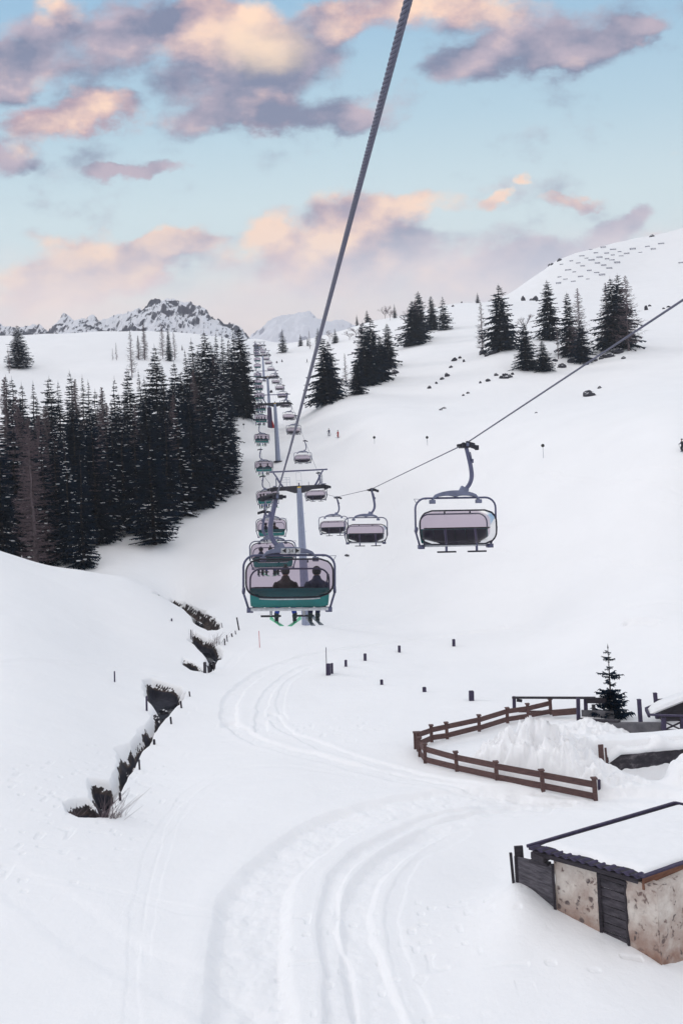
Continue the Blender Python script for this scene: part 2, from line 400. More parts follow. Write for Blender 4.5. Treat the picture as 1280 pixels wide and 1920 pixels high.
Q = np.zeros(GU.size); gu = GU.ravel(); gv = GV.ravel()
for i in range(0, gu.size, 20000):
    s_ = slice(i, i + 20000)
    Q[s_] = _phi((gu[s_, None] - cu) ** 2 + (gv[s_, None] - cv) ** 2) @ wT + aT[0] + aT[1] * gu[s_] + aT[2] * gv[s_]
Q = Q.reshape(GU.shape)
Q[:, LR < math.log(14)] = Q[:, [np.searchsorted(LR, math.log(14))]] * 0
i14 = np.searchsorted(LR, math.log(14)); i20 = np.searchsorted(LR, math.log(20))
Q[:, i14:i20] *= np.linspace(0, 1, i20 - i14)[None, :]
def base(x, y):
    x = np.asarray(x, float); y = np.asarray(y, float)
    r = np.maximum(np.hypot(x, y), 2.0); th = np.arctan2(x, y)
    a = (np.clip(th, TH[0], TH[-1] - 1e-9) - TH[0]) / (TH[1] - TH[0]); b = (np.clip(np.log(r), LR[0], LR[-1] - 1e-9) - LR[0]) / (LR[1] - LR[0])
    ia = np.clip(a.astype(int), 0, len(TH) - 2); ib = np.clip(b.astype(int), 0, len(LR) - 2); fa = a - ia; fb = b - ib
    q = (Q[ia, ib] * (1 - fa) + Q[ia + 1, ib] * fa) * (1 - fb) + (Q[ia, ib + 1] * (1 - fa) + Q[ia + 1, ib + 1] * fa) * fb
    back = np.clip((np.abs(th) - math.radians(60)) / math.radians(60), 0, 1)
    return q * r * (1 - back * .8)
def ground_at(px, py, d0=15, d1=1200):
    v = ray(px, py); ds = np.exp(np.linspace(math.log(d0), math.log(d1), 1600))
    z = 15 + v.z * ds; g = base(v.x * ds, ds)
    below = np.nonzero(z < g)[0]
    if len(below) == 0: return P(px, py, 500)
    i = below[0]; a = ds[max(i - 1, 0)]; b = ds[i]
    for _ in range(20):
        m = (a + b) / 2
        if 15 + v.z * m < float(base(v.x * m, m)): b = m
        else: a = m
    return Vector((v.x * b, b, 15 + v.z * b))

# --- features drawn in photo pixels, carried to the ground
def line_w(pts): return np.array([(p.x, p.y) for p in (ground_at(*q) for q in pts)])
TRACKS = [  # points, half width (m), depth
    ([(470, 1990), (470, 1830), (475, 1720), (500, 1650), (560, 1590), (640, 1545), (740, 1515), (850, 1497), (960, 1492), (1100, 1500), (1250, 1500)], 1.2, 0.26),
    ([(640, 1990), (630, 1830), (615, 1740), (625, 1660), (665, 1610), (730, 1570), (800, 1540), (880, 1520), (980, 1510), (1100, 1512)], 0.4, 0.13),
    ([(740, 1990), (690, 1840), (668, 1740), (672, 1690), (700, 1640), (760, 1590), (830, 1550), (910, 1525), (1010, 1518)], 0.6, 0.16),
    ([(830, 1990), (760, 1830), (735, 1740), (738, 1690), (760, 1640), (800, 1600), (870, 1560)], 0.3, 0.03),
    ([(432, 1360), (430, 1330), (445, 1295), (490, 1262), (560, 1235), (650, 1218), (760, 1205), (850, 1193), (950, 1180)], 0.65, 0.15),
    ([(490, 1370), (490, 1330), (510, 1290), (560, 1255), (620, 1240)], 0.4, 0.09),
    ([(532, 1350), (525, 1320), (540, 1280), (580, 1255)], 0.3, 0.05),
    ([(432, 1355), (480, 1388), (560, 1412), (680, 1442), (800, 1468), (950, 1490), (1060, 1497)], 0.5, 0.12),
    ([(510, 1340), (540, 1372), (620, 1405), (720, 1437), (860, 1470), (980, 1488)], 0.4, 0.09),
    ([(245, 1990), (250, 1800), (265, 1680), (300, 1560), (350, 1490), (420, 1450), (520, 1437), (660, 1455)], 0.26, 0.018),
    ([(275, 1800), (285, 1680), (320, 1570), (365, 1500), (430, 1458), (500, 1443)], 0.2, 0.012),
    ([(0, 1640), (100, 1700), (200, 1780), (350, 1850), (480, 1925)], 0.9, 0.04),
    ([(0, 1632), (90, 1650), (220, 1675), (400, 1720)], 0.2, 0.015),
    ([(0, 1243), (100, 1240), (200, 1252), (300, 1268)], 0.4, 0.08),
    ([(420, 1260), (470, 1215), (600, 1180), (800, 1140), (1000, 1105), (1280, 1080)], 0.4, 0.04),
    ([(720, 1090), (900, 1060), (1100, 1010), (1280, 985)], 0.5, 0.04),
    ([(950, 1175), (1100, 1158), (1280, 1130)], 0.35, 0.06),
    ([(1178, 1167), (1200, 1165), (1224, 1168)], 0.45, 0.3),
    ([(700, 905), (900, 890), (1100, 905), (1280, 930)], .3, .08), ([(760, 1000), (940, 985), (1120, 960), (1280, 950)], .25, .07), ([(660, 1050), (820, 1030), (1000, 1040)], .25, .06),
    ([(560, 1130), (700, 1010), (760, 900), (740, 830), (680, 790)], .25, .07), ([(640, 1110), (800, 960), (900, 850), (860, 780)], .25, .06), ([(950, 1075), (1080, 1050), (1200, 1060), (1280, 1050)], .25, .06),
    ([(1020, 880), (1120, 900), (1180, 880), (1280, 885)], .3, .08), ([(440, 1100), (520, 1020), (560, 930), (545, 850)], .3, .08),
]
TRK = [(line_w(p), w, d) for p, w, d in TRACKS]
GUL = [
    [(285, 1111), (320, 1116), (345, 1126), (375, 1140), (402, 1156), (413, 1170), (408, 1182), (390, 1184), (372, 1174), (358, 1158), (340, 1139), (312, 1122)],
    [(358, 1183), (380, 1193), (400, 1203), (420, 1222), (412, 1238), (398, 1258), (386, 1262), (382, 1245), (388, 1233), (372, 1215), (354, 1200)],
    [(342, 1232), (350, 1238), (378, 1250), (390, 1260), (362, 1257), (345, 1247)],
    [(270, 1276), (285, 1273), (340, 1288), (348, 1298), (332, 1318), (310, 1340), (298, 1350), (284, 1345), (286, 1325), (274, 1300)],
    [(261, 1362), (285, 1350), (302, 1350), (287, 1370), (268, 1390), (259, 1378)],
    [(220, 1407), (240, 1396), (273, 1392), (262, 1415), (245, 1437), (225, 1464), (216, 1450), (222, 1430)],
    [(170, 1460), (195, 1462), (220, 1462), (207, 1490), (192, 1508), (178, 1503), (168, 1480)],
    [(122, 1506), (140, 1500), (165, 1498), (187, 1508), (205, 1515), (214, 1528), (150, 1530), (125, 1522)],
    [(349, 1297), (336, 1320), (300, 1358), (270, 1402), (243, 1446), (212, 1498), (196, 1520), (182, 1506), (196, 1482), (227, 1430), (252, 1388), (284, 1346), (322, 1306)],
]
GULW = [line_w(p) for p in GUL]
def sd_poly(x, y, poly):
    d = np.full(x.shape, 1e9); ins = np.zeros(x.shape, bool); n = len(poly)
    for i in range(n):
        ax, ay = poly[i]; bx, by = poly[(i + 1) % n]; ex, ey = bx - ax, by - ay
        t = np.clip(((x - ax) * ex + (y - ay) * ey) / (ex * ex + ey * ey + 1e-9), 0, 1)
        d = np.minimum(d, np.hypot(x - ax - t * ex, y - ay - t * ey))
        c = ((ay > y) != (by > y)) & (x < (bx - ax) * (y - ay) / (by - ay + 1e-12) + ax); ins ^= c
    return np.where(ins, -d, d)
def seg_dist(x, y, pl):
    d = np.full(x.shape, 1e9)
    for i in range(len(pl) - 1):
        ax, ay = pl[i]; ex, ey = pl[i + 1] - pl[i]
        t = np.clip(((x - ax) * ex + (y - ay) * ey) / (ex * ex + ey * ey + 1e-9), 0, 1)
        d = np.minimum(d, np.hypot(x - ax - t * ex, y - ay - t * ey))
    return d
def spl(pl, n=8): return np.array([(p.x, p.y) for p in smooth_path([(a, b, 0) for a, b in pl], n)])
TRK = [(spl(p), w, d) for p, w, d in TRK]
WA = P(1140, 1430, 44.0); WB = P(1300, 1391, 44.6)
PIT_A = WA; PIT_B = WB
PIT = [(WA.x + .2, WA.y + .3), (WB.x, WB.y + .3), (WB.x + 2, WB.y - 4), (WA.x + 2.5, WA.y - 4), (WA.x + .9, WA.y - 1.6)]
WD = np.array([WB.x - WA.x, WB.y - WA.y]); WD = WD / np.hypot(*WD)
MOUNDS = [(P(1292, 1470, 41.6), 1.25, 1.2, 1.75, .3)]
PILE = [(P(1000, 1440, 44.6), 3.3, 2.3, 2.0), (P(1085, 1462, 42.8), 2.2, 1.5, 1.0), (P(1150, 1492, 41.2), 2.2, .9, .3), (P(1110, 1375, 51), 3.4, 2.6, .45), (P(930, 1430, 46), 1.8, 1.5, .5)]
ENC = line_w([(779, 1407), (787, 1420), (797, 1431), (856, 1447), (931, 1466), (1017, 1479), (1115, 1492), (1230, 1530), (1290, 1440), (1150, 1340), (1032, 1338), (951, 1356), (898, 1371), (838, 1385), (800, 1396)])
def smooth(a, b, x):
    t = np.clip((x - a) / (b - a), 0, 1); return t * t * (3 - 2 * t)
def height(x, y):
    x = np.asarray(x, float); y = np.asarray(y, float)
    shp = x.shape; x = x.ravel(); y = y.ravel()
    z = base(x, y); bare = np.zeros(x.shape)
    r = np.hypot(x, y)
    z = z + fbm(x, y, 30, 3, 5) * .5 * smooth(60, 160, r) + fbm(x, y, 9, 4, 2) * .10 + fbm(x, y, 1.3, 4, 3) * .018 + fbm(x / 5, y, 1.6, 3, 15) * .05 * smooth(20, 60, r) + fbm(x, y, 60, 3, 11) * 2.0 * smooth(250, 500, r)
    near = np.nonzero((r < 150) & (y > 12) & (np.abs(x) < y * .62))[0]
    if len(near):
        xn = x[near]; yn = y[near]; dz = np.zeros(xn.shape); bn = np.zeros(xn.shape)
        wob = fbm(xn, yn, 2.2, 3, 8)
        for pl, w, dep in TRK:
            lo = pl.min(0) - 3 * w - 1; hi = pl.max(0) + 3 * w + 1
            k = np.nonzero((xn > lo[0]) & (xn < hi[0]) & (yn > lo[1]) & (yn < hi[1]))[0]
            if not len(k): continue
            d = seg_dist(xn[k], yn[k], pl) + wob[k] * .22
            cut = -dep * (1 - smooth(w * .75, w * 1.3, d)) * (1 + .35 * fbm(xn[k], yn[k], .7, 3, 21))
            dz[k] += cut + dep * .18 * np.exp(-((d - w * 1.6) / (w * .45)) ** 2)
        # snow lumps: pile inside the fence, banks beside the yard
        lump = np.abs(fbm(xn, yn, 1.0, 4, 31)); lump2 = fbm(xn, yn, .45, 3, 37)
        enc = smooth(.15, 1.3, -sd_poly(xn, yn, ENC))
        for c, rx, ry, h in PILE:
            g = np.exp(-(((xn - c.x) / rx) ** 2 + ((yn - c.y) / ry) ** 2) * 1.6)
            dz += enc * (h * g * (1 + 1.1 * (.35 - lump)) + g * lump2 * .5)
        pf = sd_poly(xn, yn, PIT) + fbm(xn, yn, 1.2, 3, 44) * .25
        dz = dz * smooth(-.5, .6, pf) - .75 * (1 - smooth(-1.0, .1, pf))
        al = (xn - WA.x) * WD[0] + (yn - WA.y) * WD[1]; bh = -(xn - WA.x) * WD[1] + (yn - WA.y) * WD[0]
        dz += 1.25 * smooth(.12, .5, bh) * (1 - smooth(1.6, 5.0, bh)) * smooth(-3.2, .6, al + bh * .25)
        for c, rx, ry, h, nz in MOUNDS:
            g = np.exp(-(((xn - c.x) / rx) ** 2 + ((yn - c.y) / ry) ** 2))
            dz += h * smooth(.05, .8, g) * (1 + nz * fbm(xn, yn, 1.1, 3, 51))
        # footprints / ruffled snow beside the tracks
        foot = vnoise(xn / .42, yn / .42, 61)
        zone = smooth(.52, .7, vnoise(xn / 7, yn / 7, 63)) * smooth(75, 50, yn)
        dz -= .045 * zone * smooth(.78, .92, foot)
        # stream gully
        for gi, g in enumerate(GULW):
            lo = g.min(0) - 3; hi = g.max(0) + 3
            k = np.nonzero((xn > lo[0]) & (xn < hi[0]) & (yn > lo[1]) & (yn < hi[1]))[0]
            if not len(k): continue
            s = sd_poly(xn[k], yn[k], g)
            nz = fbm(xn[k], yn[k], 2.0, 2, 71) * .38
            s2 = s - .16 + nz * (0.4 if gi in (8,) else 1)
            dep = 1.45 if gi not in (2, 8) else (.8 if gi == 2 else 1.2)
            dz[k] = np.minimum(dz[k], -dep * (1 - smooth(-.9 if gi != 8 else -.4, .04, s2)) + .12 * np.exp(-((s2 - .5) / .5) ** 2) * (dz[k] > -.05))
            bb = 1 - smooth(-.62, -.34, s2 + fbm(xn[k], yn[k], 1.8, 2, 77) * .18)
            dz[k] += np.where(bb > 0, fbm(xn[k], yn[k], 1.6, 2, 79) * .25 * bb, 0)
            if gi == 0: bb = bb * .30
            bn[k] = np.maximum(bn[k], bb)
        z[near] += dz; bare[near] = bn
    return z.reshape(shp), bare.reshape(shp)
def hz(x, y): return float(height(np.array([x]), np.array([y]))[0][0])
def G(px, py, sink=0.0):
    p = ground_at(px, py); p.z = hz(p.x, p.y) - sink; return p

def snow_material():
    m = bpy.data.materials.new('snow'); m.use_nodes = True; nt = m.node_tree; L = nt.links; b = nt.nodes['Principled BSDF']
    tc = nt.nodes.new('ShaderNodeTexCoord').outputs['Object']
    def noise(s, d=5, r=.6):
        n = nt.nodes.new('ShaderNodeTexNoise'); n.inputs['Scale'].default_value = s; n.inputs['Detail'].default_value = d; n.inputs['Roughness'].default_value = r; L.new(tc, n.inputs[0]); return n.outputs[0]
    def ramp(f, st):
        r = nt.nodes.new('ShaderNodeValToRGB'); L.new(f, r.inputs[0]); e = r.color_ramp.elements
        e[0].position, e[0].color = st[0]; e[1].position, e[1].color = st[1]
        for s_ in st[2:]: q = e.new(s_[0]); q.color = s_[1]
        return r.outputs[0]
    sn = ramp(noise(.12, 4), [(.3, (.81, .81, .825, 1)), (.7, (.84, .84, .855, 1))])
    rk1 = ramp(noise(1.6, 7, .7), [(.25, (.012, .010, .014, 1)), (.48, (.035, .027, .028, 1)), (.62, (.10, .072, .062, 1)), (.78, (.20, .15, .13, 1))])
    rk2 = ramp(noise(1.6, 7, .7), [(.3, (.006, .007, .014, 1)), (.75, (.035, .035, .05, 1))])
    at = nt.nodes.new('ShaderNodeAttribute'); at.attribute_name = 'bare'
    mx = nt.nodes.new('ShaderNodeMix'); mx.data_type = 'RGBA'; L.new(at.outputs['Fac'], mx.inputs[0])
    md = nt.nodes.new('ShaderNodeMath'); md.operation = 'MULTIPLY_ADD'; md.use_clamp = True
    L.new(noise(1.6, 3), md.inputs[0]); md.inputs[1].default_value = 7; md.inputs[2].default_value = -3.6
    cm = nt.nodes.new('ShaderNodeMix'); cm.data_type = 'RGBA'; cr_ = nt.nodes.new('ShaderNodeMapRange'); L.new(at.outputs['Fac'], cr_.inputs[0]); cr_.inputs[1].default_value = .33; cr_.inputs[2].default_value = .5
    L.new(cr_.outputs[0], cm.inputs[0]); L.new(rk1, cm.inputs[6]); L.new(rk2, cm.inputs[7]); rk = cm.outputs[2]
    m2 = nt.nodes.new('ShaderNodeMath'); m2.operation = 'GREATER_THAN'; L.new(at.outputs['Fac'], m2.inputs[0]); 
    m3 = nt.nodes.new('ShaderNodeMath'); m3.operation = 'MULTIPLY'; m3.inputs[1].default_value = .27; L.new(md.outputs[0], m3.inputs[0]); L.new(m3.outputs[0], m2.inputs[1])
    L.new(m2.outputs[0], mx.inputs[0])
    L.new(sn, mx.inputs[6]); L.new(rk, mx.inputs[7]); L.new(mx.outputs[2], b.inputs['Base Color'])
    b.inputs['Roughness'].default_value = .75; b.inputs['Specular IOR Level'].default_value = .25
    bp = nt.nodes.new('ShaderNodeBump'); bp.inputs['Strength'].default_value = .6; bp.inputs['Distance'].default_value = .07
    L.new(noise(2.2, 9, .68), bp.inputs['Height']); L.new(bp.outputs[0], b.inputs['Normal'])
    return m
MT['snow'] = snow_material()

def make_terrain():
    inner = math.radians(25)
    th = np.concatenate([np.linspace(-math.pi, -math.radians(60), 14)[:-1], np.linspace(-math.radians(60), -inner, 60)[:-1], np.linspace(-inner, inner, 980), np.linspace(inner, math.radians(60), 60)[1:], np.linspace(math.radians(60), math.pi, 14)[1:]])
    lr = np.concatenate([np.linspace(math.log(1.5), math.log(17), 20)[:-1], np.linspace(math.log(17), math.log(130), 1000), np.linspace(math.log(130), math.log(1400), 340)[1:]])
    r = np.exp(lr)
    T, R = np.meshgrid(th, r, indexing='ij')
    X = R * np.sin(T); Y = R * np.cos(T)
    z, bare = height(X, Y)
    nt_, nr = T.shape
    co = np.stack([X.ravel(), Y.ravel(), z.ravel()], 1).astype(np.float32)
    idx = np.arange(nt_ * nr).reshape(nt_, nr)
    a = idx[:-1, :-1].ravel(); b = idx[1:, :-1].ravel(); c = idx[1:, 1:].ravel(); d = idx[:-1, 1:].ravel()
    f = np.stack([a, b, c, d], 1).astype(np.int32)
    me = bpy.data.meshes.new('snow_ground')
    me.vertices.add(len(co)); me.vertices.foreach_set('co', co.ravel())
    me.loops.add(f.size); me.loops.foreach_set('vertex_index', f.ravel()[::1])
    me.polygons.add(len(f)); me.polygons.foreach_set('loop_start', np.arange(0, f.size, 4, dtype=np.int32)); me.polygons.foreach_set('loop_total', np.full(len(f), 4, np.int32))
    me.polygons.foreach_set('use_smooth', np.ones(len(f), bool))
    at = me.attributes.new('bare', 'FLOAT', 'POINT'); at.data.foreach_set('value', bare.ravel().astype(np.float32))
    me.materials.append(MT['snow']); me.update(calc_edges=True); me.validate()
    me.flip_normals()
    o = bpy.data.objects.new('snow_ground', me); COL.objects.link(o); tag(o, 'snow covered slope and valley floor with piste tracks', None, None, 'structure')
    return o
make_terrain()

# stream water at the bottom of the gully
def make_stream():
    m = mat('stream_water', (.006, .008, .014), .12, 0, .2, 1.5, .3, 4)
    pts = [ground_at(*q) for q in [(180, 1522), (186, 1500), (200, 1478), (235, 1430), (262, 1392), (288, 1350), (312, 1310), (330, 1292), (372, 1250), (395, 1232), (390, 1205), (385, 1175), (360, 1150), (330, 1128)]]
    pts = smooth_path(pts, 5); vs = []; fs = []
    for i, p in enumerate(pts):
        t = (pts[min(i + 1, len(pts) - 1)] - pts[max(i - 1, 0)]); t.z = 0; t.normalize(); s = Vector((-t.y, t.x, 0))
        zz = float(base(p.x, p.y)) - 1.32
        vs += [Vector((p.x, p.y, zz)) - s * .8, Vector((p.x, p.y, zz)) + s * .8]
        if i: k = 2 * i; fs.append((k - 2, k, k + 1, k - 1))
    mb = MB(); mb.add(vs, fs); tag(mb.build('stream', m), 'dark water of the stream down in the snow gully', None, None, 'structure')
make_stream()

# ------------------------------------------------------------------ far mountains
def mountain(name, label, D, depth, prof, zb, seed, rockc, snowc, thr, rows=150, cols=520, rug=1.0):
    """ridge mesh: prof = photo px,py skyline; real ridge at distance D with its own depth"""
    xs = []; zs = []
    for px, py in prof:
        p = P(px, py + (-15 if D < 2000 else 22), D); xs.append(p.x); zs.append(p.z)
    X = np.linspace(xs[0], xs[-1], cols); top = np.interp(X, xs, zs)
    S = np.linspace(-1, .6, rows)
    vs = []; 
    XX, SS = np.meshgrid(X, S, indexing='ij'); TT = np.repeat(top[:, None], rows, 1)
    g = np.where(SS < 0, 1 - np.abs(SS) ** .8, 1 - (SS / .6) ** 1.2 * .8)
    k = D / 1400
    YY = D + SS * depth + fbm(XX, SS * depth, 70 * k, 4, seed) * 28 * k
    rid = (1 - np.abs(fbm(XX, SS * depth, 60 * k, 6, seed + 9)) * 2.4)
    env = np.clip((TT - zb), 5, None)
    Z = zb + env * g + (rid - .6) * 15 * k * rug * np.clip(env / 60, .25, 1.2) * np.clip(1 - np.abs(SS) * .2, 0, 1) + fbm(XX, YY, 11 * k, 4, seed + 3) * 6 * k * rug
    co = np.stack([XX.ravel(), YY.ravel(), Z.ravel()], 1)
    idx = np.arange(cols * rows).reshape(cols, rows)
    f = np.stack([idx[:-1, :-1].ravel(), idx[1:, :-1].ravel(), idx[1:, 1:].ravel(), idx[:-1, 1:].ravel()], 1)
    me = bpy.data.meshes.new(name); me.from_pydata(co.tolist(), [], f.tolist()); 
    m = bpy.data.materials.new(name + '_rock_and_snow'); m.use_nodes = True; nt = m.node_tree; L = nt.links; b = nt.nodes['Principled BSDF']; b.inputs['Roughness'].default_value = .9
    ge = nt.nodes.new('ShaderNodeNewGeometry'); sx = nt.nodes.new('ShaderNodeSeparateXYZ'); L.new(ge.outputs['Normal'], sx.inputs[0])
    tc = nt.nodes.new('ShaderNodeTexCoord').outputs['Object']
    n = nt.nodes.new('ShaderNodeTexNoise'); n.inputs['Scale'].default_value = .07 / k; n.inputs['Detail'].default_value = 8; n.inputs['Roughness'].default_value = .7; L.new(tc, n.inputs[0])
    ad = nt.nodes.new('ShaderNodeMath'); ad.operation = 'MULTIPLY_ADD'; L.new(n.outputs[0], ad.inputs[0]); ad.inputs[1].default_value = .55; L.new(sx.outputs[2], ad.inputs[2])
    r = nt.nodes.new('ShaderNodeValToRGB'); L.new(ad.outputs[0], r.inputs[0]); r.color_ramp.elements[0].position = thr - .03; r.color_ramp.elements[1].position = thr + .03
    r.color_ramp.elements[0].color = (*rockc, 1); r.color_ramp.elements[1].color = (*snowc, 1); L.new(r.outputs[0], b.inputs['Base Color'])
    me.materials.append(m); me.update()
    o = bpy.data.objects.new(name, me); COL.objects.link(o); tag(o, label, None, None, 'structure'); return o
mountain('rocky_mountain', 'craggy snow dusted rock ridge behind the left snowfield', 1350, 420,
         [(-260, 660), (-80, 640), (0, 628), (20, 622), (60, 628), (100, 634), (112, 615), (140, 606), (165, 597), (185, 606), (215, 603), (240, 596), (262, 586), (270, 577), (290, 568), (310, 558), (328, 574), (345, 584), (368, 587), (385, 592), (395, 602), (420, 612), (450, 624), (470, 640), (520, 700)],
         150, 3, (.03, .028, .05), (.72, .73, .78), .76)
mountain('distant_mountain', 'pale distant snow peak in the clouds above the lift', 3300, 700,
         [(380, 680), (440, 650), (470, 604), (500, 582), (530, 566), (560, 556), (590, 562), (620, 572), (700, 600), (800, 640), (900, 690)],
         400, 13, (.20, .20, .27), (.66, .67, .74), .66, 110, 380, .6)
# ------------------------------------------------------------------ trees
def crown_spruce(H, R, seed, snowp=.3, zl=.03, density=1.0, ragged=.25, pw=.82, droop=.38, mats=('needle', 'snowtree')):
    rnd = random.Random(seed); mb = MB()
    nw = int(44 * density * (H / 24) ** .6); lean = [rnd.uniform(-1, 1) for _ in range(8)]
    for w in range(nw):
        t = zl + (1 - zl) * (w + rnd.uniform(-.4, .4)) / nw
        t = min(max(t, zl), .995)
        # lower third keeps its width, ragged
        Rt = R * min(1.0, ((1 - t) / .80) ** pw) * (1 + ragged * .5 * math.sin(w * 1.7 + lean[w % 8]))
        if t < .10: Rt *= .75 + t * 2.5
        nb = max(5, int(11 * density * (.55 + .45 * (1 - t))))
        a0 = rnd.uniform(0, 6.28)
        for b in range(nb):
            a = a0 + 6.283 * b / nb + rnd.uniform(-.25, .25)
            L = Rt * rnd.uniform(1 - ragged * 1.4, 1 + ragged * .6) + .12
            z0 = t * H + rnd.uniform(-.1, .1) * H / nw * 3
            ca, sa = math.cos(a), math.sin(a); side = Vector((-sa, ca, 0)); out = Vector((ca, sa, 0))
            dr = droop * rnd.uniform(.7, 1.3) * (1 - .75 * t)
            def pt(s): return out * (L * s) + Vector((0, 0, z0 + L * (.10 * s - dr * s ** 1.6 + .10 * s ** 4)))
            K = 5; prev = pt(.06); wd = .10 * L + .07
            mb.mi = 0
            for k in range(1, K + 1):
                s = k / K; q = pt(s); ww = wd * (1 - s) + .03
                mb.quad(prev - side * wd * (1.05 - (k - 1) / K), prev + side * wd * (1.05 - (k - 1) / K), q + side * ww, q - side * ww)
                for sg in (-1, 1):
                    l = (.34 * L * (1.1 - s) + .16 * min(L, 1.8)) * rnd.uniform(.6, 1.3)
                    d = (out * rnd.uniform(.5, .9) + side * sg * rnd.uniform(.5, 1.0) + Vector((0, 0, rnd.uniform(-.75, -.15)))).normalized() * l
                    hw = Vector((0, 0, 1)) * .10 * l + out * .14 * l
                    mb.add([q - hw, q + hw, q + d * .6 + hw * .8, q + d], [(0, 1, 2, 3)])
                # hanging twig curtain
                hg = rnd.uniform(.25, .6) * (.18 * L + .25)
                mb.add([prev, q, q + Vector((0, 0, -hg)) + side * rnd.uniform(-.1, .1) * L], [(0, 1, 2)])
                prev = q
            if rnd.random() < snowp and t < .97:
                mb.mi = 1; s0 = rnd.uniform(.25, .7); s1 = min(1.0, s0 + rnd.uniform(.3, .65)); wv = rnd.uniform(.07, .20) + .045 * L
                up = Vector((0, 0, .10)); A = pt(s0) + up; B = pt((s0 + s1) / 2) + up * 1.6; Cc = pt(s1) + up
                mb.add([A - side * wv, A + side * wv, B + side * wv * 1.3, B - side * wv * 1.3, Cc, B + Vector((0, 0, -.14)) - side * wv, B + Vector((0, 0, -.14)) + side * wv],
                       [(0, 1, 2, 3), (3, 2, 4), (0, 3, 5), (1, 6, 2), (4, 5, 3), (4, 2, 6)])
    mb.mi = 0
    top = Vector((0, 0, H * 1.03)); 
    for k in range(4):
        a = k * 1.57; mb.add([Vector((0, 0, H * .955)), Vector((.05 * math.cos(a), .05 * math.sin(a), H * .97)), top], [(0, 1, 2)])
    return mb
def crown_larch(H, R, seed, n=150, zl=.12, pw=.8, up=.15, dark=False, twig=.035, crooked=.3):
    rnd = random.Random(seed); mb = MB()
    for i in range(n):
        t = zl + (1 - zl) * ((i + rnd.random()) / n); a = rnd.uniform(0, 6.283)
        L = (R * min(1, ((1 - t) / .75) ** pw) + .2) * rnd.uniform(.55, 1.1); side = Vector((-math.sin(a), math.cos(a), 0)); out = Vector((math.cos(a), math.sin(a), 0))
        cr = rnd.uniform(-crooked, crooked)
        def pt(s): return out * L * s + side * cr * L * s * s + Vector((0, 0, t * H + L * (-.18 * s + (up + .15) * s * s * s)))
        pts = [pt(k / 5) for k in range(6)]
        mb.tube(pts, [twig * 1.3 * (1 - .7 * k / 5) for k in range(6)], 3, cap=False)
        for k in range(1, 6):
            for j in range(3):
                q = pt((k - rnd.random()) / 5); l = L * .22 * rnd.uniform(.5, 1.4) + .15
                d = (out * rnd.uniform(.3, 1) + side * rnd.uniform(-1, 1) + Vector((0, 0, rnd.uniform(-.9, .35)))).normalized() * l
                w = Vector((0, 0, 1)) * twig * .8
                mb.add([q - w, q + w, q + d], [(0, 1, 2)])
                w = side * twig * .8; mb.add([q - w, q + w, q + d], [(0, 1, 2)])
    return mb
def crown_round(H, R, seed, n=90):
    """leafless broadleaf: rising limbs forking into fine twigs"""
    rnd = random.Random(seed); mb = MB()
    def grow(p, d, l, r, lv):
        q = p + d * l; mb.tube([p, p + d * l * .5 + Vector((rnd.uniform(-.05, .05) * l,) * 3), q], [r, r * .8, r * .6], 3, cap=False)
        if lv == 0: return
        for _ in range(4):
            e = (d + Vector((rnd.uniform(-1, 1), rnd.uniform(-1, 1), rnd.uniform(-.4, .8))) * .75).normalized(); grow(q - d * l * rnd.uniform(0, .4), e, l * rnd.uniform(.55, .8), r * .6, lv - 1)
    for i in range(5):
        a = i * 1.256; grow(Vector((0, 0, H * (.18 + .05 * i))), Vector((math.cos(a) * .7, math.sin(a) * .7, .9)).normalized(), R * .6, .09, 3)
    return mb
def tree_obj(kind, H, R, seed, **kw):
    """one tree of its own: empty > trunk, crown"""
    root = bpy.data.objects.new(kind, None); root.empty_display_size = 1; link(root)
    tr = MB(); rnd = random.Random(seed + 50)
    tm = {'spruce_tree': 'trunk', 'larch_tree': 'larch_bark', 'bare_tree': 'larch_bark'}[kind]
    h = H if kind != 'bare_tree' else H * .6
    pts = [Vector((rnd.uniform(-.04, .04) * k, rnd.uniform(-.04, .04) * k, -1.0 + (h * .98 + 1) * k / 8)) for k in range(9)]
    r0 = .011 * H + .05
    tr.tube(pts, [r0 * (1 - .93 * k / 8) * (1.25 if k == 0 else 1) for k in range(9)], 7)
    tr.build('trunk', MT[tm], root, True)
    if kind == 'spruce_tree':
        m2 = kw.pop('needle', 'needle'); crown_spruce(H, R, seed, **kw).build('crown', [MT[m2], MT['snowtree']], root)
    elif kind == 'larch_tree': crown_larch(H, R, seed, **kw).build('crown', MT['larch_twig'], root)
    else: crown_round(H, R, seed).build('crown', MT['larch_twig'], root)
    return root
PROTO = {}
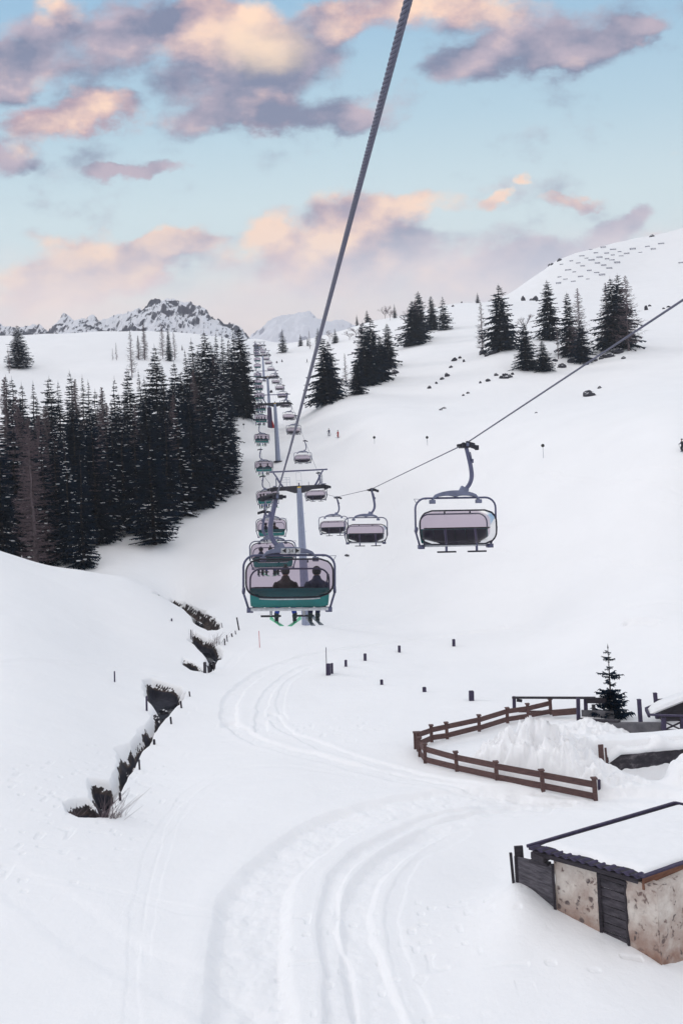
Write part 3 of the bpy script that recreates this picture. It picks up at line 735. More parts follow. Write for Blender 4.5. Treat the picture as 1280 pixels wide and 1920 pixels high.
def proto(key):
    if key in PROTO: return PROTO[key], False
    k, i = key
    rr = random.Random(i * 31 + len(k))
    if k == 'forest': o = tree_obj('spruce_tree', 24, [2.7, 2.3, 3.2, 2.5, 2.9, 2.2][i % 6], 100 + i, snowp=[.05, .14, .03, .22, .09, .16][i % 6], ragged=[.22, .3, .35, .25, .4, .2][i % 6], pw=[.75, .85, .62, .8, .7, .9][i % 6], droop=[.38, .5, .3, .45, .55, .35][i % 6])
    elif k == 'snowy': o = tree_obj('spruce_tree', 22, 3.2, 140 + i, snowp=.5, ragged=.3, pw=.7)
    elif k == 'wide': o = tree_obj('spruce_tree', 24, [5.0, 5.4, 4.6][i % 3], 160 + i, snowp=.02, ragged=.46, density=1.0, droop=.5, pw=.7)
    elif k == 'far': o = tree_obj('spruce_tree', 16, [2.6, 3.2][i % 2], 180 + i, snowp=.06, ragged=.3, density=.7)
    elif k == 'brown': o = tree_obj('larch_tree', 24, 2.6, 200 + i, n=330, zl=.05, twig=.05, up=.1)
    elif k == 'larch': o = tree_obj('larch_tree', 22, [2.3, 3.0, 4.2][i % 3], 220 + i, n=[110, 150, 200][i % 3], twig=.045, zl=.10)
    elif k == 'bare': o = tree_obj('bare_tree', 9, 4, 240 + i)
    PROTO[key] = o; return o, True
def put_tree(key, x, y, H, label, group=None, wide=1.0, rz=None):
    o, first = proto(key); hp = {'forest': 24, 'snowy': 22, 'wide': 24, 'far': 16, 'brown': 24, 'larch': 22, 'bare': 9}[key[0]]
    s = H / hp; z = hz(x, y) - .25 * s
    rz = RND.uniform(0, 6.28) if rz is None else rz
    if not first: o = copy_tree(o)
    o.location = (x, y, z); o.rotation_euler = (0, 0, rz); o.scale = (s * wide, s * wide, s)
    tag(o, label, 'tree', group); return o
def tree_tip(key, px, ty, d, label, group=None, wide=1.0, by=None):
    """tree whose tip is seen at (px,ty), standing on the ground d metres ahead"""
    p = P(px, ty, d)
    # base sits under the tip
    g = hz(p.x, p.y); H = max(p.z - g, 3.0)
    return put_tree(key, p.x, p.y, H / 1.02, label, group, wide)
def tree_base(key, px, by, ty, label, group=None, wide=1.0):
    g = G(px, by); top = P(px, ty, g.y); return put_tree(key, g.x, g.y, max(top.z - g.z, 2) / 1.01, label, group, wide)

FG = 'spruces packed in the forest left of the chairlift'
# hand placed: tip px, tip py, depth, kind, label
FOREST = [
    (278, 798, 131, ('forest', 2), 'dark spruce standing forward of the forest edge in the open snow', 1.45),
    (146, 838, 119, ('forest', 0), 'snow dusted spruce at the lowest tip of the forest, beside the snow bank', 1.15),
    (121, 815, 122, ('forest', 3), 'spruce with bright snow lines standing just left of the forest tip', 1.0),
    (98, 790, 126, ('forest', 4), None, 1.0), (76, 800, 121, ('forest', 1), None, .9), (20, 750, 123, ('forest', 5), None, 1.1), (-8, 770, 118, ('forest', 0), None, 1.1),
    (170, 770, 132, ('forest', 2), None, 1.1), (196, 765, 136, ('forest', 1), None, 1.1), (222, 742, 141, ('forest', 5), None, 1.1), (248, 770, 138, ('forest', 4), None, 1.1),
    (306, 760, 143, ('forest', 0), None, 1.2), (330, 742, 148, ('forest', 3), None, 1.2), (352, 730, 152, ('forest', 2), None, 1.1), (372, 745, 155, ('forest', 4), None, 1.2),
    (392, 720, 160, ('forest', 1), None, 1.2), (409, 738, 166, ('forest', 3), 'snow lined spruce at the right hand edge of the dense forest, beside the piste', 1.35), (424, 800, 170, ('forest', 2), 'short dark spruce at the right corner of the forest foot', 1.4),
    (11, 709, 200, ('forest', 1), None, 1.2), (22, 712, 205, ('forest', 4), None, 1.2), (40, 722, 190, ('forest', 0), None, 1.2), (62, 720, 195, ('forest', 5), None, 1.2), (92, 711, 198, ('forest', 2), None, 1.2),
    (109, 720, 205, ('forest', 3), None, 1.1), (130, 699, 200, ('forest', 0), None, 1.1), (154, 709, 205, ('forest', 5), None, 1.1), (165, 718, 200, ('forest', 1), None, 1.1), (178, 735, 190, ('forest', 4), None, 1.2),
    (190, 735, 180, ('forest', 3), None, 1.1), (214, 711, 170, ('forest', 0), 'pointed dark spruce rising alone above the middle of the forest', 1.0), (238, 694, 200, ('snowy', 0), 'frosted pale spruce behind the middle of the forest', 1.1),
    (259, 698, 205, ('forest', 5), None, 1.0), (289, 651, 215, ('snowy', 1), 'tall snow coated spruce rising above the forest left of the crown line', 1.2), (270, 712, 190, ('forest', 4), None, 1.1), (304, 690, 200, ('forest', 1), None, 1.2),
    (326, 682, 205, ('snowy', 2), None, 1.2), (340, 700, 195, ('forest', 2), None, 1.2), (346, 660, 215, ('forest', 5), None, 1.1), (358, 640, 220, ('forest', 0), 'dark spruce forming a peak of the forest left of the tallest tip', 1.2), (370, 660, 212, ('snowy', 3), None, 1.2),
    (382, 625, 222, ('forest', 2), 'tallest dark spruce in the upper right forest', 1.3), (395, 650, 215, ('forest', 4), None, 1.2), (403, 657, 212, ('snowy', 4), None, 1.1), (404, 628, 232, ('forest', 1), None, 1.1),
    (416, 634, 235, ('forest', 3), None, 1.2), (428, 640, 240, ('forest', 0), None, 1.2), (436, 627, 243, ('forest', 5), None, 1.3), (447, 620, 246, ('forest', 2), 'dark spruce at the upper end of the forest, closest to the chairlift', 1.5), (452, 640, 244, ('forest', 4), None, 1.2),
]
for px, ty, d, key, lab, wd in FOREST:
    tree_tip(key, px, ty - (9 if ty < 745 else 3), d, lab or ('dark snow dusted spruce packed in the forest left of the chairlift' if key[0] == 'forest' else 'frosted spruce among the darker trees of the upper forest'), FG if key[0] == 'forest' else 'frosted spruces in the upper forest', wd)
# filler trees inside the forest outline
rf = random.Random(5); cnt = 0
while cnt < 58:
    px = rf.uniform(-40, 440); d = rf.uniform(122, 240)
    lo = np.interp(px, [-40, 150, 250, 340, 440], [124, 121, 138, 154, 172])
    if d < lo + 4: continue
    p = P(px, 900, d); g = hz(p.x, p.y); H = rf.uniform(16, 23)
    tiplim = np.interp(px, [-40, 0, 100, 180, 230, 300, 340, 380, 440], [735, 735, 740, 760, 730, 715, 705, 665, 660])
    v_ = (960 + (640 - px) * .056) - (g + H - 15) / d * F
    if v_ < tiplim: continue
    k = ('forest', rf.randrange(6)) if rf.random() > .12 else ('brown', rf.randrange(2))
    put_tree(k, p.x, p.y, H, 'dark snow dusted spruce packed in the forest left of the chairlift' if k[0] == 'forest' else 'bare brown larch mixed among the dark forest spruces', FG if k[0] == 'forest' else 'bare larches inside the forest', 1.2)
    cnt += 1
tree_tip(('brown', 0), 52, 776, 118, 'pale bare larch with a light trunk in front of the dark forest', None, 1.15)
for px, ty, d in ((30, 735, 130), (72, 770, 124), (190, 720, 178), (140, 705, 196), (362, 690, 205), (324, 735, 165), (8, 700, 185)):
    tree_tip(('brown', 1), px, ty, d, 'bare brown larch mixed among the dark forest spruces', 'bare larches inside the forest', 1.1)
# upper larches and trees on the left snowfield
tree_base(('snowy', 5), 37, 690, 608, 'frosted spruce alone on the far left snowfield', None, 1.9)
tree_base(('larch', 0), 18, 700, 650, 'thin bare larch leaning beside the lone far left spruce')
tree_base(('larch', 1), 248, 705, 617, 'slender bare larch with visible trunk above the forest on the snowfield', None, .9)
tree_base(('brown', 0), 272, 674, 603, 'dense brown larch on the snowfield below the rocky mountain', None, 1.0)
tree_base(('brown', 1), 261, 674, 628, 'squat brown larch touching the dense one below the mountain', None, 1.3)
tree_base(('larch', 0), 219, 674, 641, 'thinnest bare larch on the open snowfield'); tree_base(('larch', 0), 212, 674, 652, 'shortest bare larch on the open snowfield')
tree_base(('larch', 2), 306, 672, 605, 'faint bare larch left of the dark pair below the mountain peak', None, .7)
tree_base(('forest', 1), 318, 676, 606, 'dark spruce standing below the mountain peak', None, 1.0); tree_base(('larch', 1), 328, 674, 620, 'bare larch right of the dark spruce below the mountain peak', None, 1.0)
tree_base(('far', 0), 342, 658, 645, 'tiny spruce on the snow below the right shoulder of the mountain')
# right slope
RS = [
    (('wide', 0), 611, 755, 632, 'large dark spruce crossed by the near cable on the piste edge', 1.0), (('wide', 1), 620, 748, 640, 'second large spruce leaning into the one crossed by the cable', .9),
    (('larch', 1), 649, 722, 664, 'bare pale larch between the two dark spruce clumps', .8),
    (('wide', 2), 670, 739, 676, 'short spruce at the front of the large clump right of the cable', 1.2), (('wide', 0), 686, 722, 603, 'tall broad spruce on the left of the large clump', .95), (('wide', 1), 700, 716, 595, 'tallest spruce of the large clump right of the cable', .95),
    (('wide', 2), 716, 712, 630, 'broad spruce with low boughs in the right of the large clump', 1.0), (('wide', 0), 729, 690, 607, 'dark spruce at the right hand end of the large clump', .95), (('larch', 2), 680, 700, 608, 'brown bare larch showing through the large clump', .8),
    (('wide', 1), 776, 644, 565, 'wide dark spruce at the foot of the upper clump on the ridge', 1.2), (('wide', 2), 788, 634, 547, 'tallest spruce of the upper clump on the ridge', 1.0), (('wide', 0), 810, 614, 556, 'middle spruce of the upper clump on the ridge', .9),
    (('far', 1), 832, 614, 557, 'ragged spruce at the right end of the upper ridge clump', 1.2), (('brown', 1), 782, 640, 563, 'brown bare larch inside the upper ridge clump', 1.0),
    (('larch', 1), 905, 658, 566, 'bare grey larch left of the regular pointed spruce', .9), (('wide', 1), 940, 654, 534, 'regular pointed spruce on the open right slope', 1.0),
    (('wide', 2), 986, 690, 606, 'short broad spruce at the front of the right slope clump', 1.2), (('wide', 0), 1018, 693, 640, 'small bushy spruce at the foot of the right slope clump', 1.3),
    (('wide', 2), 1030, 636, 526, 'round headed spruce with a bare lower trunk on the right slope', 1.0), (('larch', 0), 1046, 672, 600, 'thin dead trunk with few twigs on the right slope', .7),
    (('wide', 0), 1068, 668, 548, 'dark spruce left of the feathery larch on the right slope', .75), (('larch', 2), 1088, 672, 540, 'feathery bare larch beside the dark right slope spruce', .8), (('wide', 1), 1092, 678, 600, 'low dark spruce at the foot of the feathery larch', .9),
    (('wide', 0), 1150, 655, 520, 'biggest dark spruce near the right edge, left half', .95), (('wide', 1), 1164, 652, 514, 'biggest dark spruce near the right edge, right half', .85), (('larch', 2), 1178, 656, 516, 'bare larch spreading out behind the biggest right edge spruce', 1.0), (('larch', 2), 1140, 655, 530, 'bare larch on the left side of the biggest right edge spruce', .8),
    (('far', 0), 531, 661, 619, 'lone snow dusted spruce between the lift and the cable', 1.3), (('far', 1), 564, 650, 628, 'small cone shaped spruce on the far ridge', 1.0), (('far', 0), 577, 650, 633, 'tiny spruce next to the small cone shaped one on the ridge', .8), (('larch', 0), 581, 654, 622, 'tiny bare larch on the far ridge', 1.0),
    (('far', 1), 597, 646, 616, 'dark round spruce on the ridge just left of the cable', 1.0), (('far', 1), 629, 643, 618, 'squat dark spruce on the ridge just right of the cable', 1.2), (('bare', 0), 618, 640, 620, 'pale leafless tree on the ridge behind the cable', 1.0),
    (('bare', 1), 655, 637, 622, 'leafless shrub low on the ridge beside the large clump', 1.6), (('bare', 0), 668, 632, 612, 'wide leafless shrub on the ridge above the large clump', 1.5),
    (('far', 0), 669, 605, 592, 'tiny spruce standing on the skyline above the large clump', 1.0), (('far', 1), 688, 598, 583, 'second tiny spruce on the skyline above the large clump', 1.2),
    (('bare', 1), 722, 594, 573, 'pale leafless tree on the skyline', 1.1), (('bare', 0), 731, 598, 576, 'low leafless tree between the skyline pair', .9), (('far', 0), 740, 594, 572, 'dark narrow spruce on the skyline, right of the leafless trees', 1.0),
    (('far', 0), 895, 562, 551, 'tiny tree alone on the skyline above the pointed spruce', 1.3), (('bare', 1), 765, 615, 573, 'leafless tree left of the upper ridge clump', .9),
    (('bare', 0), 985, 625, 585, 'faint leafless tree behind the right slope clump', .8),
]
for key, px, by, ty, lab, wd in RS: tree_base(key, px, by + 2, ty - 3, lab, 'trees on the right hand slope', wd * (1.22 if key[0] == 'wide' else 1.15 if key[0] in ('larch', 'bare') else 1.1))
# small garden spruce by the yard
def garden_spruce():
    g = G(1146, 1347); H = P(1135, 1207, g.y).z - g.z
    root = bpy.data.objects.new('spruce_tree', None); link(root); root.location = g
    mb = crown_spruce(H * .42, H * .215, 900, snowp=0, zl=.02, density=1.0, ragged=.25, droop=.2, pw=.45)
    m2 = crown_spruce(H * .97, H * .19, 901, snowp=0, zl=.22, density=.62, ragged=.5, droop=.12, pw=.9)
    mb.add(m2.v, m2.f); mb.m = [0] * len(mb.f)
    mb.build('crown', [MT['needle'], MT['snowtree']], root)
    t = MB(); t.tube([(0, 0, -.5), (0, 0, H * .5), (0, 0, H * 1.0)], [.09, .05, .012], 6); t.build('trunk', MT['trunk'], root)
    tag(root, 'young sparse spruce growing beside the timber fence in the yard', 'tree')
garden_spruce()
# ------------------------------------------------------------------ chairlift
LIFT_RZ = math.atan2(.104, 1.0)          # the line bends a little left of straight ahead
def lerp(a, b, t): return a + (b - a) * t
CX = .40                                  # chair centre, measured from the grip, to the chair's right

def make_chair(uphill):
    """origin at the rope; x right, y travel/facing direction, z up"""
    root = bpy.data.objects.new('chairlift_chair', None); link(root)
    sb = -1 if uphill else 1              # bubble swung behind the riders on the way up, closed in front on the way down
    g = MB(); g.box((0.02, 0, -.07), (.34, .52, .15)); g.box((.0, .28, .0), (.10, .14, .14)); g.box((.0, -.28, .0), (.10, .14, .14))
    g.tube([(-.05, .05, -.02), (-.44, -.16, -.12)], .085, 10); g.box((-.46, -.17, -.13), (.12, .16, .17)); g.bar((-.05, .1, .06), (-.32, .1, -.02), .05, .05)
    g.box((.2, 0, -.06), (.2, .2, .09))
    gr = g.build('grip', MT['dark'], root, bevel=.015)
    r = MB()
    for y in (-.33, .33): r.tube([(-.03, y, -.05), (.05, y, -.05)], .07, 12)
    r.build('roller', MT['steel'], gr)
    h = MB(); pts = smooth_path([(-.02, 0, -.12), (-.10, 0, -.45), (-.19, 0, -.9), (-.20, 0, -1.22), (-.10, 0, -1.48), (.06, 0, -1.66)], 5)
    h.tube(pts, [.082 - .02 * abs(i / len(pts) - .5) for i in range(len(pts))], 10); h.box((-.22, 0, -.62), (.10, .12, .14)); h.bar((-.14, .1, -.3), (-.2, .1, -.62), .03, .03)
    h.build('hanger_arm', MT['frame'], root, True)
    # crescent yoke
    y = MB(); n = 14; prof = []
    for i in range(n + 1):
        u = -1 + 2 * i / n; x = CX + u * .86; zt = -1.66 - .20 * abs(u) ** 2.2 - (.10 * max(0, abs(u) - .85) / .15); zb = zt - lerp(.24, .10, abs(u) ** .7)
        prof.append((x, zt, zb))
    vs = []; 
    for x, zt, zb in prof: vs += [(x, -.10, zt), (x, .10, zt), (x, .10, zb), (x, -.10, zb)]
    fs = [(0, 1, 2, 3), (4 * n + 3, 4 * n + 2, 4 * n + 1, 4 * n)]
    for i in range(n):
        a = 4 * i; b = a + 4
        for k in range(4): fs.append((a + k, b + k, b + (k + 1) % 4, a + (k + 1) % 4))
    y.add(vs, fs); y.box((.10, 0, -1.68), (.30, .17, .26), Matrix.Rotation(-.5, 3, 'Y'))
    for s in (-1, 1): y.box((CX + s * .84, 0, -2.06), (.20, .22, .14))
    y.build('yoke', MT['steel'], root, bevel=.02)
    # hoop frame
    f = MB(); hw = 1.46; cz = -2.40; rr = .38; zt = -1.93
    def hoop(hw, zt, zlo, rr, y0, y1, inw=.20, zin=None):
        p = [(CX - hw + inw, y1, zin if zin else zlo - .5), (CX - hw, y0, zlo)]
        p += [q for q in arc((CX - hw + rr, y0, zt - rr), rr, math.pi, math.pi / 2, 7)] + [q for q in arc((CX + hw - rr, y0, zt - rr), rr, math.pi / 2, 0, 7)]
        p += [(CX + hw, y0, zlo), (CX + hw - inw, y1, zin if zin else zlo - .5)]
        return p
    f.tube(hoop(hw, zt, -3.12, rr, 0, -.15, .18, -3.66), .036, 8)
    for s in (-1, 1): f.box((CX + s * 1.25, -.12, -3.66), (.20, .3, .14)); f.bar((CX + s * hw, 0, -3.12), (CX + s * 1.44, sb * .1, -2.97), .09, .1)
    f.bar((CX + 1.05, 0, -1.97), (CX + 1.5, 0, -1.95), .015, .015); f.bar((CX + 1.5, 0, -1.95), (CX + 1.42, 0, -2.1), .015, .015)
    f.build('hoop_frame', MT['frame'], root, True)
    b = MB(); b.tube([(CX - 1.22, -.28, -3.63), (CX + 1.22, -.28, -3.63)], .05, 8); b.build('rear_bar', MT['pale_bar'], root)
    # backrest: shell behind, cushion in front
    def shell(yo, zt, zb, w, th, tilt):
        mb = MB(); nx, nz = 18, 6; vs = []
        for side in (0, 1):
            for i in range(nx + 1):
                for j in range(nz + 1):
                    u = -1 + 2 * i / nx; v = j / nz
                    ww = w * (1 - .02 * (1 - v) ** 3); z = lerp(zb, zt, v)
                    yy = yo - tilt * v + .03 * abs(u) ** 4 + .05 * (1 - v) ** 3 - (th if side else 0)
                    vs.append((CX + u * ww, yy, z + (.04 * abs(u) ** 10 * (1 - v))))
        N_ = (nx + 1) * (nz + 1); fs = []
        for i in range(nx):
            for j in range(nz):
                a = i * (nz + 1) + j; b_ = a + nz + 1
                fs.append((a, b_, b_ + 1, a + 1)); fs.append((N_ + a, N_ + a + 1, N_ + b_ + 1, N_ + b_))
        for i in range(nx):
            for j in (0, nz): a = i * (nz + 1) + j; b_ = a + nz + 1; fs.append((a, b_, N_ + b_, N_ + a))
        for j in range(nz):
            for i in (0, nx): a = i * (nz + 1) + j; fs.append((a, a + 1, N_ + a + 1, N_ + a))
        mb.add(vs, fs); return mb
    shell(-.22, -2.95 if uphill else -3.03, -3.57, 1.25, .035, .16).build('backrest_shell', MT['teal'], root, True)
    cu = MB()
    for k in range(6):
        x = CX - .98 + k * .392; cu.box((x, -.18, -3.20 if uphill else -3.27), (.38, .07, .50 if uphill else .44), Matrix.Rotation(.24, 3, 'X'))
    cu.build('back_cushion', MT['navy'], root, bevel=.03)
    s = MB()
    for k in range(6):
        x = CX - .98 + k * .392; s.box((x, .08, -3.52), (.38, .50, .10), Matrix.Rotation(.10, 3, 'X'))
    s.build('seat', MT['navy'], root, bevel=.03)
    bh = MB(); bh.tube(hoop(1.24, -2.34 if uphill else -2.50, -2.97, .34, -.36, -.30, .0, -3.07), .028, 6); bh.build('headrest_hoop', MT['frame'], root, True)
    # bubble
    zt, zb = (-2.03, -3.22) if uphill else (-2.38, -3.56)
    W_ = 1.37; nx, nz = 24, 10
    def bub(u, v):
        # rounded rectangle outline
        z = lerp(zb, zt, v); rc = .42; e = 0
        dz = min(z - zb, zt - z)
        if dz < rc: e = rc - math.sqrt(max(rc * rc - (rc - dz) ** 2, 0))
        x = u * (W_ - e)
        bulge = .46 * (1 - abs(u) ** 4.0) * (.22 + .78 * math.sin(math.pi * min(1, v * .85 + .15)))
        return Vector((CX + x, sb * ((.40 if uphill else .36) + bulge), z + (.0 if uphill else 0)))
    gl = MB(); vs = [bub(-1 + 2 * i / nx, j / nz) for i in range(nx + 1) for j in range(nz + 1)]
    fs = [(i * (nz + 1) + j, (i + 1) * (nz + 1) + j, (i + 1) * (nz + 1) + j + 1, i * (nz + 1) + j + 1) for i in range(nx) for j in range(nz)]
    gl.add(vs, fs); bo = gl.build('bubble', MT['glass'], root, True)
    rim = [bub(-1 + 2 * i / nx, 0) for i in range(nx + 1)] + [bub(1, j / 14) for j in range(1, 15)] + [bub(1 - 2 * i / nx, 1) for i in range(1, nx + 1)] + [bub(-1, 1 - j / 14) for j in range(1, 14)]
    rm = MB(); rm.tube(rim, .030, 6, closed=True); rm.build('bubble_rim', MT['dark'], bo, True)
    lp = MB(); lp.tube([bub(-1 + 2 * i / nx, 0) + Vector((0, sb * .02, -.05)) for i in range(0, nx + 1)], .020, 6); lp.build('bubble_rim_highlight', MT['pale_bar'], bo, True)  # pale tube paints in the highlight along the bubble's lower rim
    # footrests / restraint bar
    for sx in (-.58, .50):
        fr = MB(); fr.tube([(CX + sx, .42, -3.02), (CX + sx, .58, -3.4), (CX + sx, .60, -3.93 if uphill else -3.80)], .045, 6)
        fr.build('restraint_bar', MT['pale_bar'] if uphill else MT['frame'], root); fb = MB(); fb.bar((CX + sx - .33, .62, -3.95 if uphill else -3.82), (CX + sx + .33, .62, -3.95 if uphill else -3.82), .10, .055); fb.build('footrest', MT['dark'], root)
    lb = MB(); lb.tube([(CX - 1.2, .25, -3.0), (CX - 1.1, .42, -3.0), (CX + 1.1, .42, -3.0), (CX + 1.2, .25, -3.0)], .03, 6); lb.build('lap_bar', MT['dark'], root)
    # small hooks that hold the bubble
    for s_ in (-.35, .55): hk = MB(); hk.box((CX + s_, sb * .62, zt + (-.05)), (.06, .06, .10), taper=.4); hk.build('bubble_latch', MT['dark'], bo)
    return root
chairU = make_chair(True); chairD = make_chair(False)

# rider: seated figure, built as a skinned skeleton
def skin_obj(name, verts, edges, rad, m, parent, root=0, lv=2):
    me = bpy.data.meshes.new(name); me.from_pydata([tuple(v) for v in verts], edges, []); me.materials.append(m); me.update()
    o = bpy.data.objects.new(name, me); link(o, parent)
    md = o.modifiers.new('skin', 'SKIN'); md.use_smooth_shade = True
    lay = me.skin_vertices[0] if len(me.skin_vertices) else None
    if lay is None:
        raise RuntimeError('no skin layer')
    for i, r in enumerate(rad):
        rr = r if hasattr(r, '__len__') else (r, r)
        lay.data[i].radius = rr
    lay.data[root].use_root = True
    ss = o.modifiers.new('sub', 'SUBSURF'); ss.levels = lv; ss.render_levels = lv
    return o
def loft_body(name, chains, m, parent, n=10):
    """tapered closed tubes whose ends run inside each other, smoothed by a remesh into ONE continuous surface"""
    mb = MB()
    for pts, rs in chains: 
        pts2 = smooth_path(pts, 4); k = len(pts)
        r2 = [float(np.interp(i / 4, range(k), rs)) for i in range(len(pts2))]
        r2[0] *= .6; r2[-1] *= .6
        mb.tube(pts2, r2, n)
    o = mb.build(name, m, parent, True)
    rm = o.modifiers.new('join', 'REMESH'); rm.mode = 'VOXEL'; rm.voxel_size = .022; rm.use_smooth_shade = True
    sm = o.modifiers.new('smooth', 'SMOOTH'); sm.factor = .6; sm.iterations = 3
    return o
def make_rider(jacket, pants, ski, helmet=True, spread=.12, legs=((0, 0), (0, 0)), armhold=True, pole=False):
    """origin at the hip point on the seat, facing +y"""
    root = bpy.data.objects.new('person', None); link(root)
    V = Vector
    head = loft_body('body', [([V((0, .02, .50)), V((0, .04, .60)), V((0, .05, .68)), V((0, .045, .80)), V((0, .04, .86))], [.055, .055, .085, .098, .05]),
                              ([V((0, .12, .73)), V((0, .16, .705))], [.02, .012])], MT['skin'], root)
    tag(head)
    ch = [([V((0, 0, .02)), V((0, -.02, .25)), V((0, -.02, .44)), V((0, .0, .58)), V((0, .02, .66))], [.18, .19, .21, .125, .10]),
          ([V((-.22, -.01, .45)), V((.22, -.01, .45))], [.10, .10])]
    for s in (-1, 1):
        ch.append(([V((s * .22, -.01, .46)), V((s * .30, .03, .30)), V((s * .30, .10, .16)), V((s * .17, .36, .20))], [.10, .085, .07, .05]))
    loft_body('jacket', ch, MT[jacket], root)
    lc = [([V((-.09, 0, 0)), V((.09, 0, 0))], [.13, .13])]; feet = []
    for s, (ang, fw) in zip((-1, 1), legs):
        kn = V((s * spread + ang * .3, .46, .03)); an = V((s * spread + ang, .50 + fw, -.50)); feet.append((an, ang, s))
        lc.append(([V((s * .09, 0, 0)), V((s * .11, .24, .03)), kn, kn.lerp(an, .5), an], [.125, .11, .085, .078, .075]))
    loft_body('trousers', lc, MT[pants], root)
    for an, ang, s in feet:
        b = MB(); b.tube([an + V((0, 0, .06)), an + V((0, 0, -.12))], [.075, .07], 8); b.box(an + V((0, .06, -.17)), (.11, .31, .10))
        b.box(an + V((0, .0, -.04)), (.15, .17, .05)); b.build('boot', MT['boot'], root, bevel=.02)
        sk = MB(); q = Matrix.Rotation(ang * -1.4, 3, 'Z'); L1, L2 = .95, .75
        for k in range(9):
            t0 = -L2 + (L1 + L2) * k / 9; t1 = -L2 + (L1 + L2) * (k + 1) / 9
            z0 = -.24 + max(0, t0 - .75) ** 1.5 * .8; z1 = -.24 + max(0, t1 - .75) ** 1.5 * .8; w0 = .05 + .015 * abs(t0); w1 = .05 + .015 * abs(t1) if k < 8 else .02
            sk.add([an + q @ V((sx * w, t, z + dz)) for t, z, w in ((t0, z0, w0), (t1, z1, w1)) for dz in (0, .018) for sx in (-1, 1)], [(0, 1, 5, 4), (2, 6, 7, 3), (0, 4, 6, 2), (1, 3, 7, 5), (0, 2, 3, 1), (4, 5, 7, 6)])
        sk.box(an + q @ V((0, .05, -.21)), (.07, .36, .04)); sk.build('ski', MT[ski], root)
    for s in (-1, 1):
        g = MB(); c = V((s * .15, .40, .205)); g.tube([c + V((0, -.06, 0)), c, c + V((0, .05, -.01))], [.045, .052, .04], 8)
        for k in range(4): a = c + V((-.033 + .022 * k, .04, .0)); g.tube([a, a + V((0, .05, -.005)), a + V((0, .065, -.05 + .004 * k))], [.014, .013, .01], 5)
        a = c + V((-s * .045, 0, 0)); g.tube([a, a + V((-s * .02, .04, -.02)), a + V((0, .06, -.045))], [.015, .013, .011], 5)
        g.build('glove', MT['glove'], root, True)
    hm = MB(); cc = V((0, .035, .785)); vs = []; nu, nv = 14, 9
    for j in range(nv + 1):
        ph = (-.75 + 2.33 * j / nv)
        for i in range(nu):
            th = 2 * math.pi * i / nu; r_ = .145 if helmet else .135
            vs.append(cc + V((r_ * .9 * math.cos(ph) * math.cos(th), r_ * 1.08 * math.cos(ph) * math.sin(th), r_ * math.sin(ph))))
    fs = [(j * nu + i, j * nu + (i + 1) % nu, (j + 1) * nu + (i + 1) % nu, (j + 1) * nu + i) for j in range(nv) for i in range(nu)]
    hm.add(vs, fs)
    if not helmet:
        for k in range(14):
            a = k * .45; hm.tube([cc + V((0, 0, .11)), cc + V((.05 * math.cos(a), .05 * math.sin(a), .19 + .02 * math.sin(k * 3)))], [.022, .008], 4)
    hm.build('helmet' if helmet else 'bobble_hat', MT['helmet'], root, True)
    if pole:
        p = MB(); 
        for dx in (0, .03): p.tube([(.33 + dx, .30, .62), (.17, .44, -.35)], .011, 5)
        p.box((.345, .30, .60), (.07, .05, .14)); p.build('ski_pole', MT['dark'], root)
    return root

# rope geometry: grips seen in the photo (px, py, distance)
LG = [(519, 928, 25.6), (498, 958, 51.2), (499, 935, 76.8), (494, 892, 102.4), (489, 842, 128), (487, 795, 153.6), (486, 762, 179), (485, 744, 204.8), (483, 725, 230), (482, 711, 256),
      (481.5, 702, 281), (481, 690, 307), (480.5, 674, 333), (480, 663, 358), (480, 655, 384), (479, 650, 410), (479, 646, 435), (479, 643, 461), (479, 641, 486), (478.5, 639.5, 512)]
RG = [(872, 832, 28.6), (696, 917, 54.2), (631, 932, 79.8), (596, 886, 106), (571, 826, 131), (554, 779, 156.6), (545, 757, 182), (537, 737, 208), (531, 722, 233), (526, 710, 259),
      (519, 700, 285), (514, 692, 310), (509, 679, 336), (504, 668, 361), (500, 661, 387), (497, 655, 412), (494, 650, 438), (491, 646, 464), (488, 643, 489), (486, 641, 515)]
ORD = ['nearest', 'second', 'third', 'fourth', 'fifth', 'sixth', 'seventh', 'eighth', 'ninth', 'tenth', 'eleventh', 'twelfth', 'thirteenth', 'fourteenth', 'fifteenth', 'sixteenth', 'seventeenth', 'eighteenth', 'nineteenth', 'twentieth']
LP = [P(*g) for g in LG]; RP = [P(*g) for g in RG]
chairs_up = []; chairs_dn = []
for i, p in enumerate(LP):
    c = chairU if i == 0 else copy_tree(chairU)
    c.location = p; c.rotation_euler = (0, math.radians([3.2, 2.0, 1, 0, 1][i % 5]), LIFT_RZ)
    tag(c, ['large teal backed six seat chair nearest the camera on the left cable', 'teal backed chair directly behind the large nearest one'][i] if i < 2 else f'teal backed chair, {ORD[i]} up the left cable from the camera', 'chairlift chair', 'occupied chairs climbing on the left cable')
    chairs_up.append(c)
for i, p in enumerate(RP):
    c = chairD if i == 0 else copy_tree(chairD)
    c.location = p; c.rotation_euler = (0, math.radians([-2.2, -2.6, -1.5, -.5, -1][i % 5]), LIFT_RZ + math.pi)
    tag(c, ['large empty chair with pinkish bubble hanging alone on the right cable', 'empty chair overlapping the smaller one at the right of the steel tower'][i] if i < 2 else f'empty chair, {ORD[i]} up the right cable from the camera', 'chairlift chair', 'empty chairs coming down on the right cable')
    chairs_dn.append(c)
